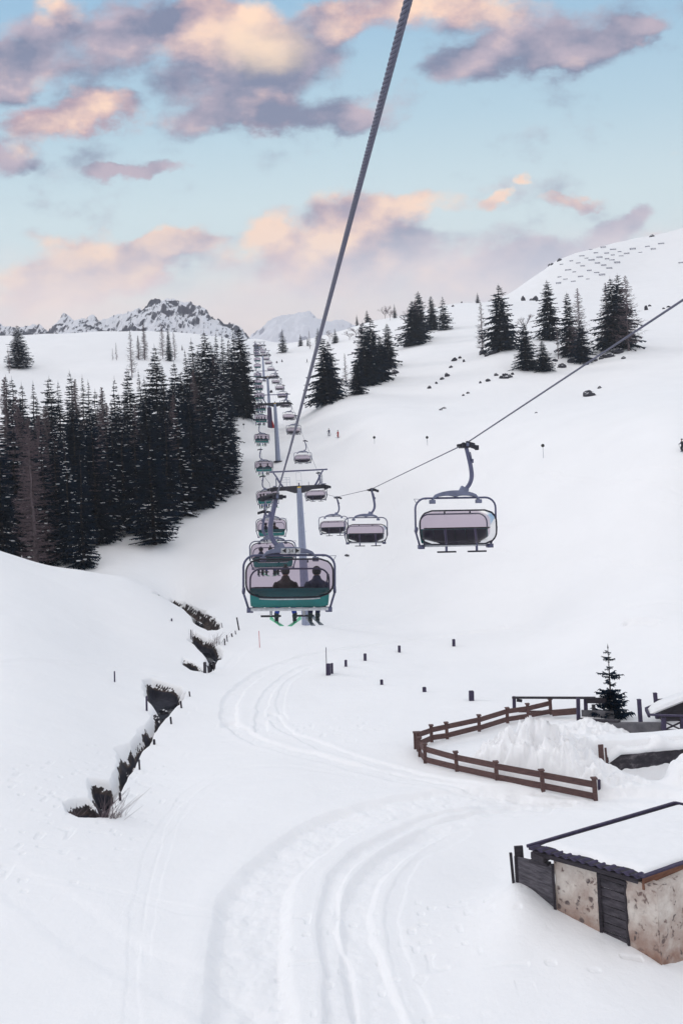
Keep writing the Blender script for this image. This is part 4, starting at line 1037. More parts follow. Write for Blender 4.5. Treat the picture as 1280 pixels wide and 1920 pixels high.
# number plate on the nearest yoke
def text_mesh(txt, size, name, m, parent, loc, rot, ext=.004):
    cu = bpy.data.curves.new(name, 'FONT'); cu.body = txt; cu.size = size; cu.extrude = ext; cu.align_x = 'CENTER'; cu.align_y = 'CENTER'
    to = bpy.data.objects.new(name + '_source', cu); COL.objects.link(to)
    bpy.context.view_layer.update()
    me = bpy.data.meshes.new_from_object(to.evaluated_get(bpy.context.evaluated_depsgraph_get()))
    bpy.data.objects.remove(to); me.name = name; me.materials.clear(); me.materials.append(m)
    o = bpy.data.objects.new(name, me); link(o, parent); o.location = loc; o.rotation_euler = rot; return o
pl = MB(); pl.box((.44, -.112, -1.79), (.62, .012, .17)); plo = pl.build('number_plate', MT['pale_bar'], chairU)
text_mesh('\u25c4 34 \u25ba', .17, 'plate_lettering', MT['ink'], plo, (.44, -.122, -1.79), (math.radians(90), 0, 0))

# riders
RID = {}
RID['a'] = make_rider('jacket_brown', 'pants_blue', 'ski_green', False, legs=((-.12, .0), (.16, -.06)))
RID['b'] = make_rider('jacket_navy', 'pants_navy', 'ski_grey', True, legs=((-.03, 0), (-.05, .1)), pole=True)
def seat_rider(key, chair, sx, label, first, drop=()):
    r = RID[key] if first else copy_tree(RID[key], skip=drop)
    bpy.context.view_layer.update()
    r.matrix_world = chair.matrix_world @ Matrix.Translation((CX + sx, .04, -3.33)) @ Matrix.Scale(1.13, 4)
    tag(r, label, 'person', 'skiers riding up on the left cable'); return r
seat_rider('a', chairU, -.12, 'rider in a bobble hat seen from behind through the nearest bubble', True)
seat_rider('b', chairU, .88, 'helmeted rider holding ski poles on the right of the nearest chair', True)
nn = {0: [], 1: [-.75, -.15, .25], 2: [.3, -.55], 3: [-.9, -.5, 0, .8], 4: [-.55, .6], 5: [-.7, -.1, .75], 6: [-.9, -.45, .1, .75], 7: [-.8, -.3, .3, .8], 8: [-.5, .4], 9: [-.6, .1, .7]}
for i, xs in nn.items():
    for j, sx in enumerate(xs):
        pos = 'left end' if sx < -.7 else 'left half' if sx < -.2 else 'middle' if sx < .3 else 'right half' if sx < .7 else 'right end'
        seat_rider('ab'[(i + j) % 2], chairs_up[i], sx, f'skier sitting at the {pos} of the {ORD[i]} chair on the left cable' , False, drop=('glove', 'ski_pole') if i > 3 else ())

# cables
def cable(name, pts, label, near=None):
    mb = MB(); R0 = .0235
    if near:
        a, b = near; L = (b - a).length; n = int(L / .012); t = (b - a).normalized()
        s1 = t.cross(Vector((0, 0, 1))).normalized(); s2 = t.cross(s1); rs = R0 * .37; rc = R0 * .66
        for q in range(6):                 # six steel strands laid in a helix
            vs = []; K = 7
            for i in range(n + 1):
                an0 = q * math.pi / 3 + i / n * L / .27 * 2 * math.pi; c = a.lerp(b, i / n); rad = s1 * math.cos(an0) + s2 * math.sin(an0)
                tg = (t * .27 + (s2 * math.cos(an0) - s1 * math.sin(an0)) * rc * 2 * math.pi).normalized(); bn = rad.cross(tg)
                for k in range(K):
                    th_ = 2 * math.pi * k / K; vs.append(c + rad * rc + (rad * math.cos(th_) + bn * math.sin(th_)) * rs)
            mb.add(vs, [(i * K + k, i * K + (k + 1) % K, (i + 1) * K + (k + 1) % K, (i + 1) * K + k) for i in range(n) for k in range(K)])
        mb.mi = 1; mb.tube([a, b], R0 * .62, 8); mb.mi = 0  # core coloured black, so shade in the grooves is painted in
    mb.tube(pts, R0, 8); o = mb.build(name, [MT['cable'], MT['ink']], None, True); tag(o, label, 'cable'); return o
dirL = (P(520, 932, 25.6) - P(765, 0, 4.2))
nearA = P(765, 0, 4.2) - dirL * .12; nearB = P(765, 0, 4.2) + dirL * .62
TW = {}
def tw_pt(px, py, d): return P(px, py, d)
topp = P(479, 638, 560)
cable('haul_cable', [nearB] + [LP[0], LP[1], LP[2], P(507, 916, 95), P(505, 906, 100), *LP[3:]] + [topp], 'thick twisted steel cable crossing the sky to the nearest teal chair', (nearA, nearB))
rdir = RP[0] - P(1280, 562, 14.6)
cable('haul_cable', [P(1280, 562, 14.6) - rdir * 1.2, P(1280, 562, 14.6), RP[0], RP[1], RP[2], P(608, 926, 96), P(605, 918, 100), *RP[3:]] + [P(486, 640, 560)], 'thin steel cable running down from the right edge to the empty chairs')

# towers
def make_tower(base_px, D, beam_py, label, scale=1.0, flange=False, ladder=True, red=False, stub=False):
    g = ground_at(*base_px, d0=max(20, D - 60)) if False else None
    b = P(base_px[0], 960, D); bx = None
    # foot stands where the photo shows it, at the tower's distance
    fp = P(base_px[0], base_px[1], D); z0 = hz(fp.x, fp.y) - .3
    beamz = P(base_px[0], beam_py, D).z
    H = beamz - z0
    root = empty('lift_tower', (fp.x, fp.y, z0), LIFT_RZ); tag(root, label, 'lift tower', 'steel towers of the chairlift')
    p = MB(); rb, rt = .62, .34
    if stub: p.tube([(0, 0, -1), (0, 0, 7)], [.92, .70], 12); p.build('foot_sleeve', MT['pole_pad'], root, False); p = MB()
    p.tube([(0, 0, -1), (0, 0, H)], [rb * scale, rt * scale], 12); p.build('pole', MT['steel_light'], root, False)
    if flange:
        f = MB(); f.cyl((0, 0, .25), (0, 0, .5), 1.05 * scale, 16); f.build('foot_flange', MT['beam'], root)
    if red:
        r = MB(); r.tube([(1.0, -.5, 0), (.95, -.5, 1.2), (.7, -.5, 2.6)], [.32, .3, .12], 8); r.build('crash_pad', MT['red'], root, True)
    # crossarm
    c = MB(); prof = [(-3.9, .05, -.16), (-3.4, .22, -.22), (-1.6, .26, -.26), (-.55, .28, -.62), (.55, .28, -.62), (1.6, .26, -.26), (3.2, .26, -.20), (3.9, .02, -.25)]
    vs = []
    for x, zt, zb in prof: vs += [(x, -.22, H + zt), (x, .22, H + zt), (x, .22, H + zb), (x, -.22, H + zb)]
    m_ = len(prof) - 1; fs = [(0, 1, 2, 3), (4 * m_ + 3, 4 * m_ + 2, 4 * m_ + 1, 4 * m_)]
    for i in range(m_):
        for k in range(4): fs.append((4 * i + k, 4 * i + 4 + k, 4 * i + 4 + (k + 1) % 4, 4 * i + (k + 1) % 4))
    c.add(vs, fs); c.build('crossarm', MT['beam'], root)
    # lifting frame above
    u = MB(); u.bar((-3.5, 0, H + 2.1), (3.6, 0, H + 2.1), .14, .18)
    for s in (-1, 1): u.tube(smooth_path([(s * 3.05, 0, H + 2.0), (s * 2.7, 0, H + 1.5), (s * 2.35, 0, H + .8), (s * 1.95, 0, H + .2)], 3), [.10] * 4 + [.13] * 6, 6); 
    u.bar((2.9, 0, H + 1.9), (2.75, 0, H + .2), .05, .05)
    u.build('lifting_frame', MT['frame'], root)
    # sheave assemblies: beam along the line with wheels under / over the rope
    for s in (-1, 1):
        sb_ = MB(); sb_.box((s * 3.3, 0, H - .28), (.12, 4.4, .16)); sb_.bar((s * 3.3, 0, H + .1), (s * 3.3, 0, H - .3), .25, .25); sb_.box((s * 3.58, 0, H - .15), (.08, 3.6, .10))
        so = sb_.build('sheave_beam', MT['beam'], root)
        for k in range(8):
            w = MB(); y = -2.1 + k * .6; w.tube([(s * 3.3 - .07, y, H - .12), (s * 3.3 + .07, y, H - .12)], .22, 14); w.tube([(s * 3.3 - .10, y, H - .12), (s * 3.3 + .10, y, H - .12)], .06, 8)
            w.build('sheave', MT['dark'], so)
        cw = MB(); x0 = s * 2.95 if s < 0 else 2.95
        cw.box((x0, 0, H + .30), (.45, 4.2, .05))
        for y in (-2, -1, 0, 1, 2): cw.bar((x0 - s * .2, y, H + .3), (x0 - s * .2, y, H + 1.3), .035, .035)
        for zz in (.8, 1.3): cw.bar((x0 - s * .2, -2, H + zz), (x0 - s * .2, 2, H + zz), .035, .035)
        cw.build('catwalk', MT['steel'], root)
    rl = MB()
    for x in (-2.3, -1.5, -1.1): rl.bar((x, -.3, H + .2), (x, -.3, H + 1.35), .035, .035)
    for zz in (.75, 1.05, 1.35): rl.bar((-2.3, -.3, H + zz), (-1.1, -.3, H + zz), .03, .03)
    rl.build('railing', MT['steel_light'], root); rl = MB()
    for x in (-.25, .35): rl.bar((x, .25, H + .2), (x, .25, H + 1.9), .022, .022)
    rl.bar((-.25, .25, H + 1.9), (.35, .25, H + 1.9), .022, .022); rl.bar((-.25, .25, H + .9), (.35, .25, H + .9), .022, .022); rl.build('ladder_hoop', MT['steel_light'], root)
    rl = MB(); rl.bar((1.2, 0, H + .2), (1.2, 0, H + .7), .06, .06); rl.build('stub_post', MT['frame'], root); rl = MB(); rl.bar((0, -.1, H + .25), (0, -.1, H + .62), .16, .12); rl.build('junction_box', MT['frame'], root)
    if ladder:
        l = MB(); 
        for x in (-.2, .2): l.bar((x, -(rb * scale + .18), 1.5), (x, -(rt * scale + .14), H - .3), .035, .035)
        z = 1.6
        while z < H - .4: 
            yy = -lerp(rb * scale + .18, rt * scale + .14, (z - 1.5) / (H - 1.8)); l.bar((-.2, yy, z), (.2, yy, z), .022, .022); z += .35
        for zz in np.linspace(3, H - 1, 7): l.box((rt * scale + .12 + .25 * (1 - zz / H), 0, zz), (.10, .05, .05))
        l.build('ladder', MT['steel_light'], root)
    sg = MB(); sg.box((0, -.245, H - .06), (.42, .03, .40)); so = sg.build('number_sign', MT['yellow'], root)
    text_mesh('12', .26, 'sign_lettering', MT['ink'], so, (0, -.268, H - .06), (math.radians(90), 0, 0))
    return root
make_tower((575, 1172), 98, 914, 'nearest lift tower, its grey pole standing behind the large teal chair')
make_tower((521, 858), 182, 757, 'second lift tower up the slope, with a dark flange at its foot', 1.0, True, True)
make_tower((507, 803), 262, 707, 'third lift tower, with a dark sleeve and red pad round its foot', 1.05, False, False, True, True)
make_tower((495, 712), 372, 666, 'fourth lift tower, half hidden behind chairs near the top', 1.0, True, False)
make_tower((487, 664), 470, 648, 'highest lift tower, a tiny frame at the top of the line', .9, False, False)
# ------------------------------------------------------------------ timber fence round the yard
def fence(pts, label, mat_='wood_red', ph=1.25, pw=.20, rails=(.95, .42), rh=.26, cap=True, rt=.06, extra_end=False):
    root = empty('timber_fence', pts[0]); tag(root, label, 'fence')
    o = Vector(pts[0])
    for p in pts:
        q = Vector(p) - o; m = MB(); tilt = Matrix.Rotation(RND.uniform(-.03, .03), 3, 'Y')
        h = ph * RND.uniform(.93, 1.06)
        m.box(q + Vector((0, 0, h / 2 - .3)), (pw, pw, h + .6), tilt)
        if cap: m.box(q + tilt @ Vector((0, 0, h + .02)), (pw * 1.5, pw * 1.5, .07), tilt)
        m.build('post', MT[mat_], root, bevel=.01)
    for i in range(len(pts) - 1):
        a = Vector(pts[i]) - o; b = Vector(pts[i + 1]) - o; d = (b - a).normalized()
        n = Vector((d.y, -d.x, 0))
        for z in rails:
            j = RND.uniform(-.03, .03); m = MB()
            m.bar(a + d * pw * .5 + Vector((0, 0, z * ph + j)), b - d * pw * .5 + Vector((0, 0, z * ph - j)), rt, rh); m.build('rail', MT[mat_], root)
    return root
def GB(x, y):
    p = ground_at(x, y); p.z = min(hz(p.x, p.y), float(base(p.x, p.y)) + .06); return p
up = [GB(x, y) for x, y in ((779, 1406), (809, 1391), (838, 1385), (898, 1371), (951, 1356), (990, 1349), (1032, 1340))]
lo = [GB(x, y) for x, y in ((779, 1408), (787, 1420), (797, 1431), (856, 1447), (931, 1466), (1017, 1479), (1115, 1492))]
lo[0] += Vector((.15, -.25, 0))
fence(lo, 'reddish brown board fence curving along the near side of the snow heap', ph=1.08, rails=(.74, .20), rh=.32, rt=.07)
fence(up, 'reddish brown board fence along the far side of the snow heap', ph=1.02, rails=(.76, .24), rh=.32, rt=.07)
# dark low boards continuing the upper fence and a raised handrail
def rail_fence():
    root = empty('handrail_fence', G(963, 1332)); o = root.location.copy(); tag(root, 'dark handrail on posts behind the snow heap, left of the young spruce', 'fence')
    d = G(1083, 1350).y
    ps = [P(963, 1331, 57.5), P(1083, 1350, 53.5), P(1097, 1335, 55)]
    tops = [P(963, 1307, 57.5), P(1083, 1310, 53.5), P(1097, 1310, 55)]
    for a, b in zip(ps, tops):
        m = MB(); m.bar(a - o - Vector((0, 0, .7)), b - o + Vector((0, 0, .05)), .22, .22); m.build('post', MT['wood_purple'], root, bevel=.015)
    m = MB(); m.bar(P(960, 1308, 57.5) - o, P(1115, 1308.5, 54.5) - o, .22, .13); m.build('handrail', MT['wood_dark'], root)
    m = MB(); m.bar(P(968, 1313, 57.4) - o, P(978, 1314, 57.4) - o, .1, .2); m.bar(P(1098, 1313, 54.8) - o, P(1136, 1314, 54.4) - o, .12, .38); m.build('lower_rail', MT['wood_dark'], root)
    m = MB(); m.bar(P(972, 1334, 56.5) - o, P(1030, 1334, 55.5) - o, .1, .12); m.bar(P(1034, 1337, 55) - o, P(1083, 1333, 54.5) - o, .12, .42); m.build('kick_board', MT['wood_red'], root)
    m = MB(); m.bar(P(1090, 1341, 55) - o, P(1150, 1343, 54) - o, .14, .72); m.box(P(1112, 1328, 55) - o, (.2, .2, .5)); m.build('board_wall', MT['concrete'], root)
rail_fence()
def low_wall():
    a = P(1086, 1352, 53); b = P(1160, 1356, 51); c = P(1246, 1356, 49.5); o = a.copy()
    root = empty('low_wall', o); tag(root, 'low grey concrete wall edging the yard behind the drifted snow', 'wall')
    m = MB(); m.bar(a - o + Vector((0, 0, -.6)), b - o + Vector((0, 0, -.6)), .3, 1.3); m.bar(b - o + Vector((0, .003, -.95)), c - o + Vector((0, 0, -.95)), .3, 2.0); m.build('wall_body', MT['concrete'], root, bevel=.02)
    m = MB(); m.bar(a - o + Vector((0, 0, .12)), b - o + Vector((0, 0, .12)), .36, .12); m.build('coping', MT['wood_dark'], root)
low_wall()
def yard_post(px, py0, py1, d, label, w=.22):
    a = P(px[0], py0, d); b = P(px[1], py1, d); m = MB(); m.bar((0, 0, -.8), b - a, w, w); m.box(b - a + Vector((0, 0, .01)), (w * 1.1, w * 1.1, .05)); o = m.build('wooden_post', MT['wood_purple'], None, bevel=.015); o.location = a; tag(o, label, 'post', 'dark posts in the yard')
yard_post((1200, 1197), 1350, 1312, 50.5, 'tall dark post standing on the low wall right of the young spruce')
yard_post((1230, 1227), 1325, 1300, 53, 'dark post behind the corner of the snowy far roof')
yard_post((1121, 1122), 1488, 1463, 40.9, 'short dark stake right behind the last fence post by the yard', .13)
def plank():
    a = P(1127, 1428, 43.6); b = P(1125, 1396, 43.6); m = MB(); m.bar((0, 0, -.5), b - a, .28, .06); m.bar(Vector((.30, .05, -.3)), b - a + Vector((.26, .02, -.2)), .1, .06); o = m.build('wooden_board', MT['wood_red'], None); o.location = a
    tag(o, 'pinkish upright board sticking out of the snow beside the stone wall', 'board')
plank()
def stone_wall():
    A_ = WA + Vector((0, .1, 0)); B_ = WB + Vector((0, .1, 0))
    root = empty('stone_wall', (A_.x, A_.y, A_.z)); tag(root, 'dark damp stone wall under a thick snow cornice in the yard', 'wall')
    m = bpy.data.materials.new('damp_stone_masonry'); m.use_nodes = True; nt = m.node_tree; b = nt.nodes['Principled BSDF']; b.inputs['Roughness'].default_value = .8
    tc = nt.nodes.new('ShaderNodeTexCoord'); mp = nt.nodes.new('ShaderNodeMapping'); mp.inputs['Scale'].default_value = (1, 1, 1.9); nt.links.new(tc.outputs['Object'], mp.inputs[0])
    v = nt.nodes.new('ShaderNodeTexVoronoi'); v.inputs['Scale'].default_value = 1.5; nt.links.new(mp.outputs[0], v.inputs[0])
    n = nt.nodes.new('ShaderNodeTexNoise'); n.inputs['Scale'].default_value = 1.2; n.inputs['Detail'].default_value = 7; n.inputs['Roughness'].default_value = .7; nt.links.new(mp.outputs[0], n.inputs[0])
    r = nt.nodes.new('ShaderNodeValToRGB'); nt.links.new(n.outputs[0], r.inputs[0]); r.color_ramp.elements[0].position = .38; r.color_ramp.elements[0].color = (.008, .006, .012, 1); r.color_ramp.elements[1].position = .72; r.color_ramp.elements[1].color = (.20, .18, .19, 1)
    e = r.color_ramp.elements.new(.55); e.color = (.035, .03, .04, 1)
    nt.links.new(r.outputs[0], b.inputs['Base Color']); bp = nt.nodes.new('ShaderNodeBump'); bp.inputs['Strength'].default_value = 1; bp.inputs['Distance'].default_value = .1; nt.links.new(v.outputs['Distance'], bp.inputs['Height']); nt.links.new(bp.outputs[0], b.inputs['Normal'])
    L = (B_ - A_); L.z = 0; nx, nz = 60, 16; vs = []; t = L.normalized(); nr = Vector((t.y, -t.x, 0))
    for side in (0, 1):
        for i in range(nx + 1):
            for j in range(nz + 1):
                p = L * (i / nx) + Vector((0, 0, -1.6 + 1.75 * j / nz + .42 * min(1, i / 7)))
                bl = .08 * vnoise(i * .33, j * .5, 5) if side == 0 else -.5
                vs.append(p + nr * float(bl))
    N_ = (nx + 1) * (nz + 1); fs = []
    for i in range(nx):
        for j in range(nz):
            a = i * (nz + 1) + j; c = a + nz + 1; fs += [(a, c, c + 1, a + 1), (N_ + a, N_ + a + 1, N_ + c + 1, N_ + c)]
        a = i * (nz + 1) + nz; fs.append((a, a + nz + 1, N_ + a + nz + 1, N_ + a))
    for j in range(nz):
        for i in (0, nx): a = i * (nz + 1) + j; fs.append((a, a + 1, N_ + a + 1, N_ + a))
    mb = MB(); mb.add(vs, fs); mb.build('wall_body', m, root, True)
    # snow cornice on top
    vs = []; nx, ny = 60, 12
    for i in range(nx + 1):
        u = i / nx; over = .15 + .15 * float(fbm(u * 8, 1.0, 1.2, 3, 9)); hgt = .26 * (1 - .35 * u) + .22 * float(fbm(u * 8, 3.0, 1.1, 4, 19)) + (.45 * math.exp(-((u - .62) / .09) ** 2))
        for j in range(ny + 1):
            a = math.pi * (j / ny) * 1.0; w = 1.3
            yy = over - (over + w) * (1 - math.cos(a)) / 2; zz = hgt * math.sin(a) ** .7 if j < ny else -.3
            vs.append(L * u + nr * yy + Vector((0, 0, .50 + .42 * min(0, u * 7 - 1) + max(zz, -.3) + (-.12 if j == 0 else 0))))
        vs.append(L * u - nr * .2 + Vector((0, 0, .45 + .42 * min(0, u * 7 - 1))))
    st = ny + 2; fs = [(i * st + j, (i + 1) * st + j, (i + 1) * st + j + 1, i * st + j + 1) for i in range(nx) for j in range(ny + 1)] + [(i * st, i * st + ny + 1, (i + 1) * st + ny + 1, (i + 1) * st) for i in range(nx)]
    mb = MB(); mb.add(vs, fs); mb.build('snow_cornice', MT['snowcap'], root, True)
stone_wall()
# terrace with crossed railing at the right edge
def terrace():
    o = P(1240, 1380, 49.2); root = empty('terrace', o); tag(root, 'dark timber terrace with crossed braces in its railing at the right edge', 'terrace')
    def q(px, py, d=49.2): return P(px, py, d) - o
    m = MB(); m.bar(q(1238, 1386), q(1330, 1384), .5, .40); m.build('deck_beam', MT['wood_dark'], root)
    m = MB(); m.bar(q(1236, 1398, 49.6), q(1330, 1396, 49.6), .3, 1.5); m.build('base_wall', MT['concrete'], root)
    for x in (1243, 1278, 1313):
        m = MB(); m.bar(q(x + 1, 1384), q(x, 1345), .24, .2); m.build('post', MT['wood_purple'], root)
    m = MB(); m.bar(q(1216, 1340), q(1330, 1344), .26, .09); m.build('handrail', MT['wood_purple'], root)
    m = MB()
    for x0, x1 in ((1243, 1278), (1278, 1313)):
        m.bar(q(x0, 1350), q(x1, 1350), .08, .12); m.bar(q(x0, 1369), q(x1, 1370), .08, .12); m.bar(q(x0, 1353), q(x1, 1369), .07, .09); m.bar(q(x0, 1369, 49.27), q(x1, 1353, 49.27), .07, .09)
    m.build('cross_braces', MT['wood_dark'], root)
    m = MB(); m.bar(q(1246, 1374.5, 49.0), q(1330, 1376, 49.0), .4, .16); m.build('snow_strip', MT['snowcap'], root)
terrace()
def far_cabin():
    """only the snowy corner of its roof is in the picture"""
    o = P(1210, 1330, 52.5); root = empty('cabin', o); tag(root, 'cabin at the right edge showing only a snowy roof corner', 'cabin')
    a = Vector((0, 0, 0)); r1 = P(1285, 1300, 54) - o; r2 = r1 * 1.9; fr = P(1216, 1342, 50.5) - o
    m = MB()
    m.bar(a, r2, .14, .24); m.bar(a, fr, .14, .22); m.build('roof_edge', MT['wood_purple'], root)
    n = 14; vs = []
    for i in range(n + 1):
        for j in range(n + 1):
            u, v = i / n, j / n; e = min(u, v, 1 - v, 1 - u) ; h = .30 * min(1, e * 7) ** .5
            vs.append(a + r2 * (u * .98 + .02) + (fr + Vector((0, 0, .02))) * (v * .95 + .0) + Vector((0, 0, h + .02)))
    mb = MB(); mb.add(vs, [(i * (n + 1) + j, (i + 1) * (n + 1) + j, (i + 1) * (n + 1) + j + 1, i * (n + 1) + j + 1) for i in range(n) for j in range(n)])
    mb.add([Vector(a), Vector(r2), r2 + fr, Vector(fr)], [(3, 2, 1, 0)]); mb.build('roof_snow', MT['snowcap'], root, True)
    m = MB(); c = (r2 + fr) * .5 + Vector((.9, .3, -1.35)); m.box(c, (r2.x * .8, 1.2, 2.2)); m.build('wall', MT['wood_dark'], root)
far_cabin()

# ------------------------------------------------------------------ small barn, lower right
def barn():
    A0 = P(990, 1588, 28.9); B0 = P(1200, 1645, 26.3); D0 = P(1265, 1508, 33.0)
    C0 = B0 + (D0 - A0)
    ex = (D0 - A0); ey = (B0 - A0)
    root = empty('stone_barn', (A0.x, A0.y, 0)); o = root.location.copy(); tag(root, 'small stone barn with snowy roof and dark plank door, lower right', 'barn')
    O = Vector(o)
    up_ = ex.cross(ey); up_ = -up_.normalized() if up_.z < 0 else up_.normalized()
    # plaster / rubble stone material
    m = bpy.data.materials.new('rubble_stone_and_plaster'); m.use_nodes = True; nt = m.node_tree; L = nt.links; b = nt.nodes['Principled BSDF']; b.inputs['Roughness'].default_value = .92
    tc = nt.nodes.new('ShaderNodeTexCoord').outputs['Object']
    def noise(s, d=6, r=.6, vec=None):
        n = nt.nodes.new('ShaderNodeTexNoise'); n.inputs['Scale'].default_value = s; n.inputs['Detail'].default_value = d; n.inputs['Roughness'].default_value = r; L.new(vec or tc, n.inputs[0]); return n
    wn = noise(3.5, 4); wm = nt.nodes.new('ShaderNodeMix'); wm.data_type = 'RGBA'; wm.blend_type = 'LINEAR_LIGHT'; wm.inputs[0].default_value = .12; L.new(tc, wm.inputs[6]); L.new(wn.outputs['Color'], wm.inputs[7])
    v = nt.nodes.new('ShaderNodeTexVoronoi'); v.inputs['Scale'].default_value = 3.3; L.new(wm.outputs[2], v.inputs[0])
    def mrng(s, a, b_, c=0, d=1):
        q = nt.nodes.new('ShaderNodeMapRange'); L.new(s, q.inputs[0]); q.inputs[1].default_value = a; q.inputs[2].default_value = b_; q.inputs[3].default_value = c; q.inputs[4].default_value = d; return q.outputs[0]
    def mth(op, a, b_):
        q = nt.nodes.new('ShaderNodeMath'); q.operation = op
        for i, s in enumerate((a, b_)):
            if isinstance(s, (int, float)): q.inputs[i].default_value = s
            else: L.new(s, q.inputs[i])
        return q.outputs[0]
    def mix(f, a, b_):
        q = nt.nodes.new('ShaderNodeMix'); q.data_type = 'RGBA'; L.new(f, q.inputs[0])
        for i, s in ((6, a), (7, b_)):
            if isinstance(s, tuple): q.inputs[i].default_value = (*s, 1)
            else: L.new(s, q.inputs[i])
        return q.outputs[2]
    stone_mask = mth('MULTIPLY', mrng(v.outputs['Distance'], .36, .24), mrng(noise(.9, 3).outputs[0], .46, .56))
    sc = nt.nodes.new('ShaderNodeSeparateColor'); L.new(v.outputs['Color'], sc.inputs[0])
    stone_mask = mth('MULTIPLY', stone_mask, mrng(sc.outputs[0], .55, .65))
    pl = mix(mrng(noise(1.1, 6, .65).outputs[0], .35, .65), (.62, .575, .53), (.38, .305, .27))
    pl = mix(mrng(noise(7, 4).outputs[0], .6, .8, 0, .35), pl, (.62, .59, .58))
    sx = nt.nodes.new('ShaderNodeSeparateXYZ'); L.new(tc, sx.inputs[0])
    pl = mix(mth('MULTIPLY', mrng(sx.outputs[2], 1.3, -.2), mrng(noise(1.7, 4).outputs[0], .3, .6, .3, .9)), pl, (.20, .085, .05))
    v2 = nt.nodes.new('ShaderNodeTexVoronoi'); v2.inputs['Scale'].default_value = 8.5; wm2 = nt.nodes.new('ShaderNodeMapping'); wm2.inputs['Scale'].default_value = (1, 1, .7); L.new(wm.outputs[2], wm2.inputs[0]); L.new(wm2.outputs[0], v2.inputs[0])
    sc2 = nt.nodes.new('ShaderNodeSeparateColor'); L.new(v2.outputs['Color'], sc2.inputs[0])
    sm2 = mth('MULTIPLY', mrng(noise(5.5, 3, .5, wm2.outputs[0]).outputs[0], .60, .65), mrng(noise(1.1, 3).outputs[0], .42, .52, .15, .9))
    stone_mask = mth('MAXIMUM', stone_mask, sm2)
    st = mix(sc.outputs[1], (.20, .135, .115), (.085, .07, .075))
    col = mix(stone_mask, pl, st); L.new(col, b.inputs['Base Color'])
    hgt = mth('ADD', mth('MULTIPLY', stone_mask, -.6), noise(9, 6).outputs[0]); bp = nt.nodes.new('ShaderNodeBump'); bp.inputs['Strength'].default_value = .9; bp.inputs['Distance'].default_value = .06; L.new(hgt, bp.inputs['Height']); L.new(bp.outputs[0], b.inputs['Normal'])
    MTs = m
    pale = m.copy(); pale.name = 'pale_plaster'
    # wall line under the left eave: from the corner back to the far end
    Cn = P(1238, 1800, 25.9); Fn = P(1040, 1702, 28.6)
    e = Vector((Fn.x - Cn.x, Fn.y - Cn.y, 0)); Lw = e.length; e.normalize(); nrm = Vector((-e.y, e.x, 0)); 
    if nrm.y > 0: nrm = -nrm
    topz = P(1222, 1664, 25.95).z; topz2 = P(1040, 1600, 28.6).z
    Pb = Vector((Cn.x, Cn.y, 0))
    def wallpiece(t0, t1, name, mt, th=.45, off=0.0, jag=.03, zt0=None, zt1=None, zb=-.9, nx=24, nz=22):
        vs = []; mb = MB()
        for side in (0, 1):
            for i in range(nx + 1):
                for j in range(nz + 1):
                    t = lerp(t0, t1, i / nx); tz = lerp(zt0 if zt0 else topz, zt1 if zt1 else topz2, t / Lw)
                    z = lerp(zb, tz, j / nz); tt = t + (jag * float(fbm(z, 3.3 if i == 0 else 7.7, .5, 3, 4)) * 2 if i in (0, nx) else 0)
                    rough = .035 * float(fbm(t, z, .35, 3, 15)) if side == 0 else 0
                    vs.append(Pb + e * tt + nrm * (off + rough if side == 0 else off - th) + Vector((0, 0, z)) - O)
        N_ = (nx + 1) * (nz + 1); fs = []
        for i in range(nx):
            for j in range(nz):
                a = i * (nz + 1) + j; c = a + nz + 1; fs += [(a, a + 1, c + 1, c), (N_ + a, N_ + c, N_ + c + 1, N_ + a + 1)]
            for j in (0, nz): a = i * (nz + 1) + j; fs.append((a, a + nz + 1, N_ + a + nz + 1, N_ + a))
        for j in range(nz):
            for i in (0, nx): a = i * (nz + 1) + j; fs.append((a, a + 1, N_ + a + 1, N_ + a))
        mb.add(vs, fs); return mb.build(name, mt, root, False)
    # photo x of the door: 1118..1172 on the wall
    def t_of(px, py, guess):
        best = min(np.linspace(-.5, Lw + 1, 400), key=lambda t: abs(((Pb + e * t).x / (Pb + e * t).y) - ray(px, py).x)); return float(best)
    td0 = t_of(1176, 1710, 0); td1 = t_of(1120, 1680, 0); tf = t_of(1040, 1650, 0)
    w1 = wallpiece(0, td0, 'wall', MTs); w2 = wallpiece(td1, tf, 'wall', MTs)
    # door of dark planks
    dz_ = MB(); zt = topz - .28; n = 9
    for k in range(n):
        z0 = -.7 + (zt + .7) * k / n; z1 = -.7 + (zt + .7) * (k + 1) / n - .03
        a = Pb + e * (td0 + .02) - nrm * (.10 + RND.uniform(0, .05)) - O; c = Pb + e * (td1 - .02) - nrm * (.10 + RND.uniform(0, .05)) - O
        a.z = c.z = (z0 + z1) / 2; dz_.bar(a, c, .06, z1 - z0)
    do = dz_.build('plank_door', mat('weathered_door_planks', (.018, .015, .022), .85, 0, .3, 2.2, .6, 18, col2=(.085, .075, .09), stretch=(1, 1, 4)), root)
    fr = MB(); 
    for t in (td0 + .03, td1 - .03): a = Pb + e * t - nrm * .03 - O; a.z = -.8; c = a.copy(); c.z = topz - .1; fr.bar(a, c, .10, .09)
    a = Pb + e * td0 - nrm * .05 - O; c = Pb + e * td1 - nrm * .05 - O; a.z = c.z = topz - .17; fr.bar(a, c, .14, .14); fr.build('door_frame', MT['wood_dark'], do)
    # gable wall round the corner
    g = (C0 - B0); g.z = 0; Lg = 7.0; g.normalize(); gn = Vector((g.y, -g.x, 0))
    vs = []; nx, nz = 40, 22; mb = MB()
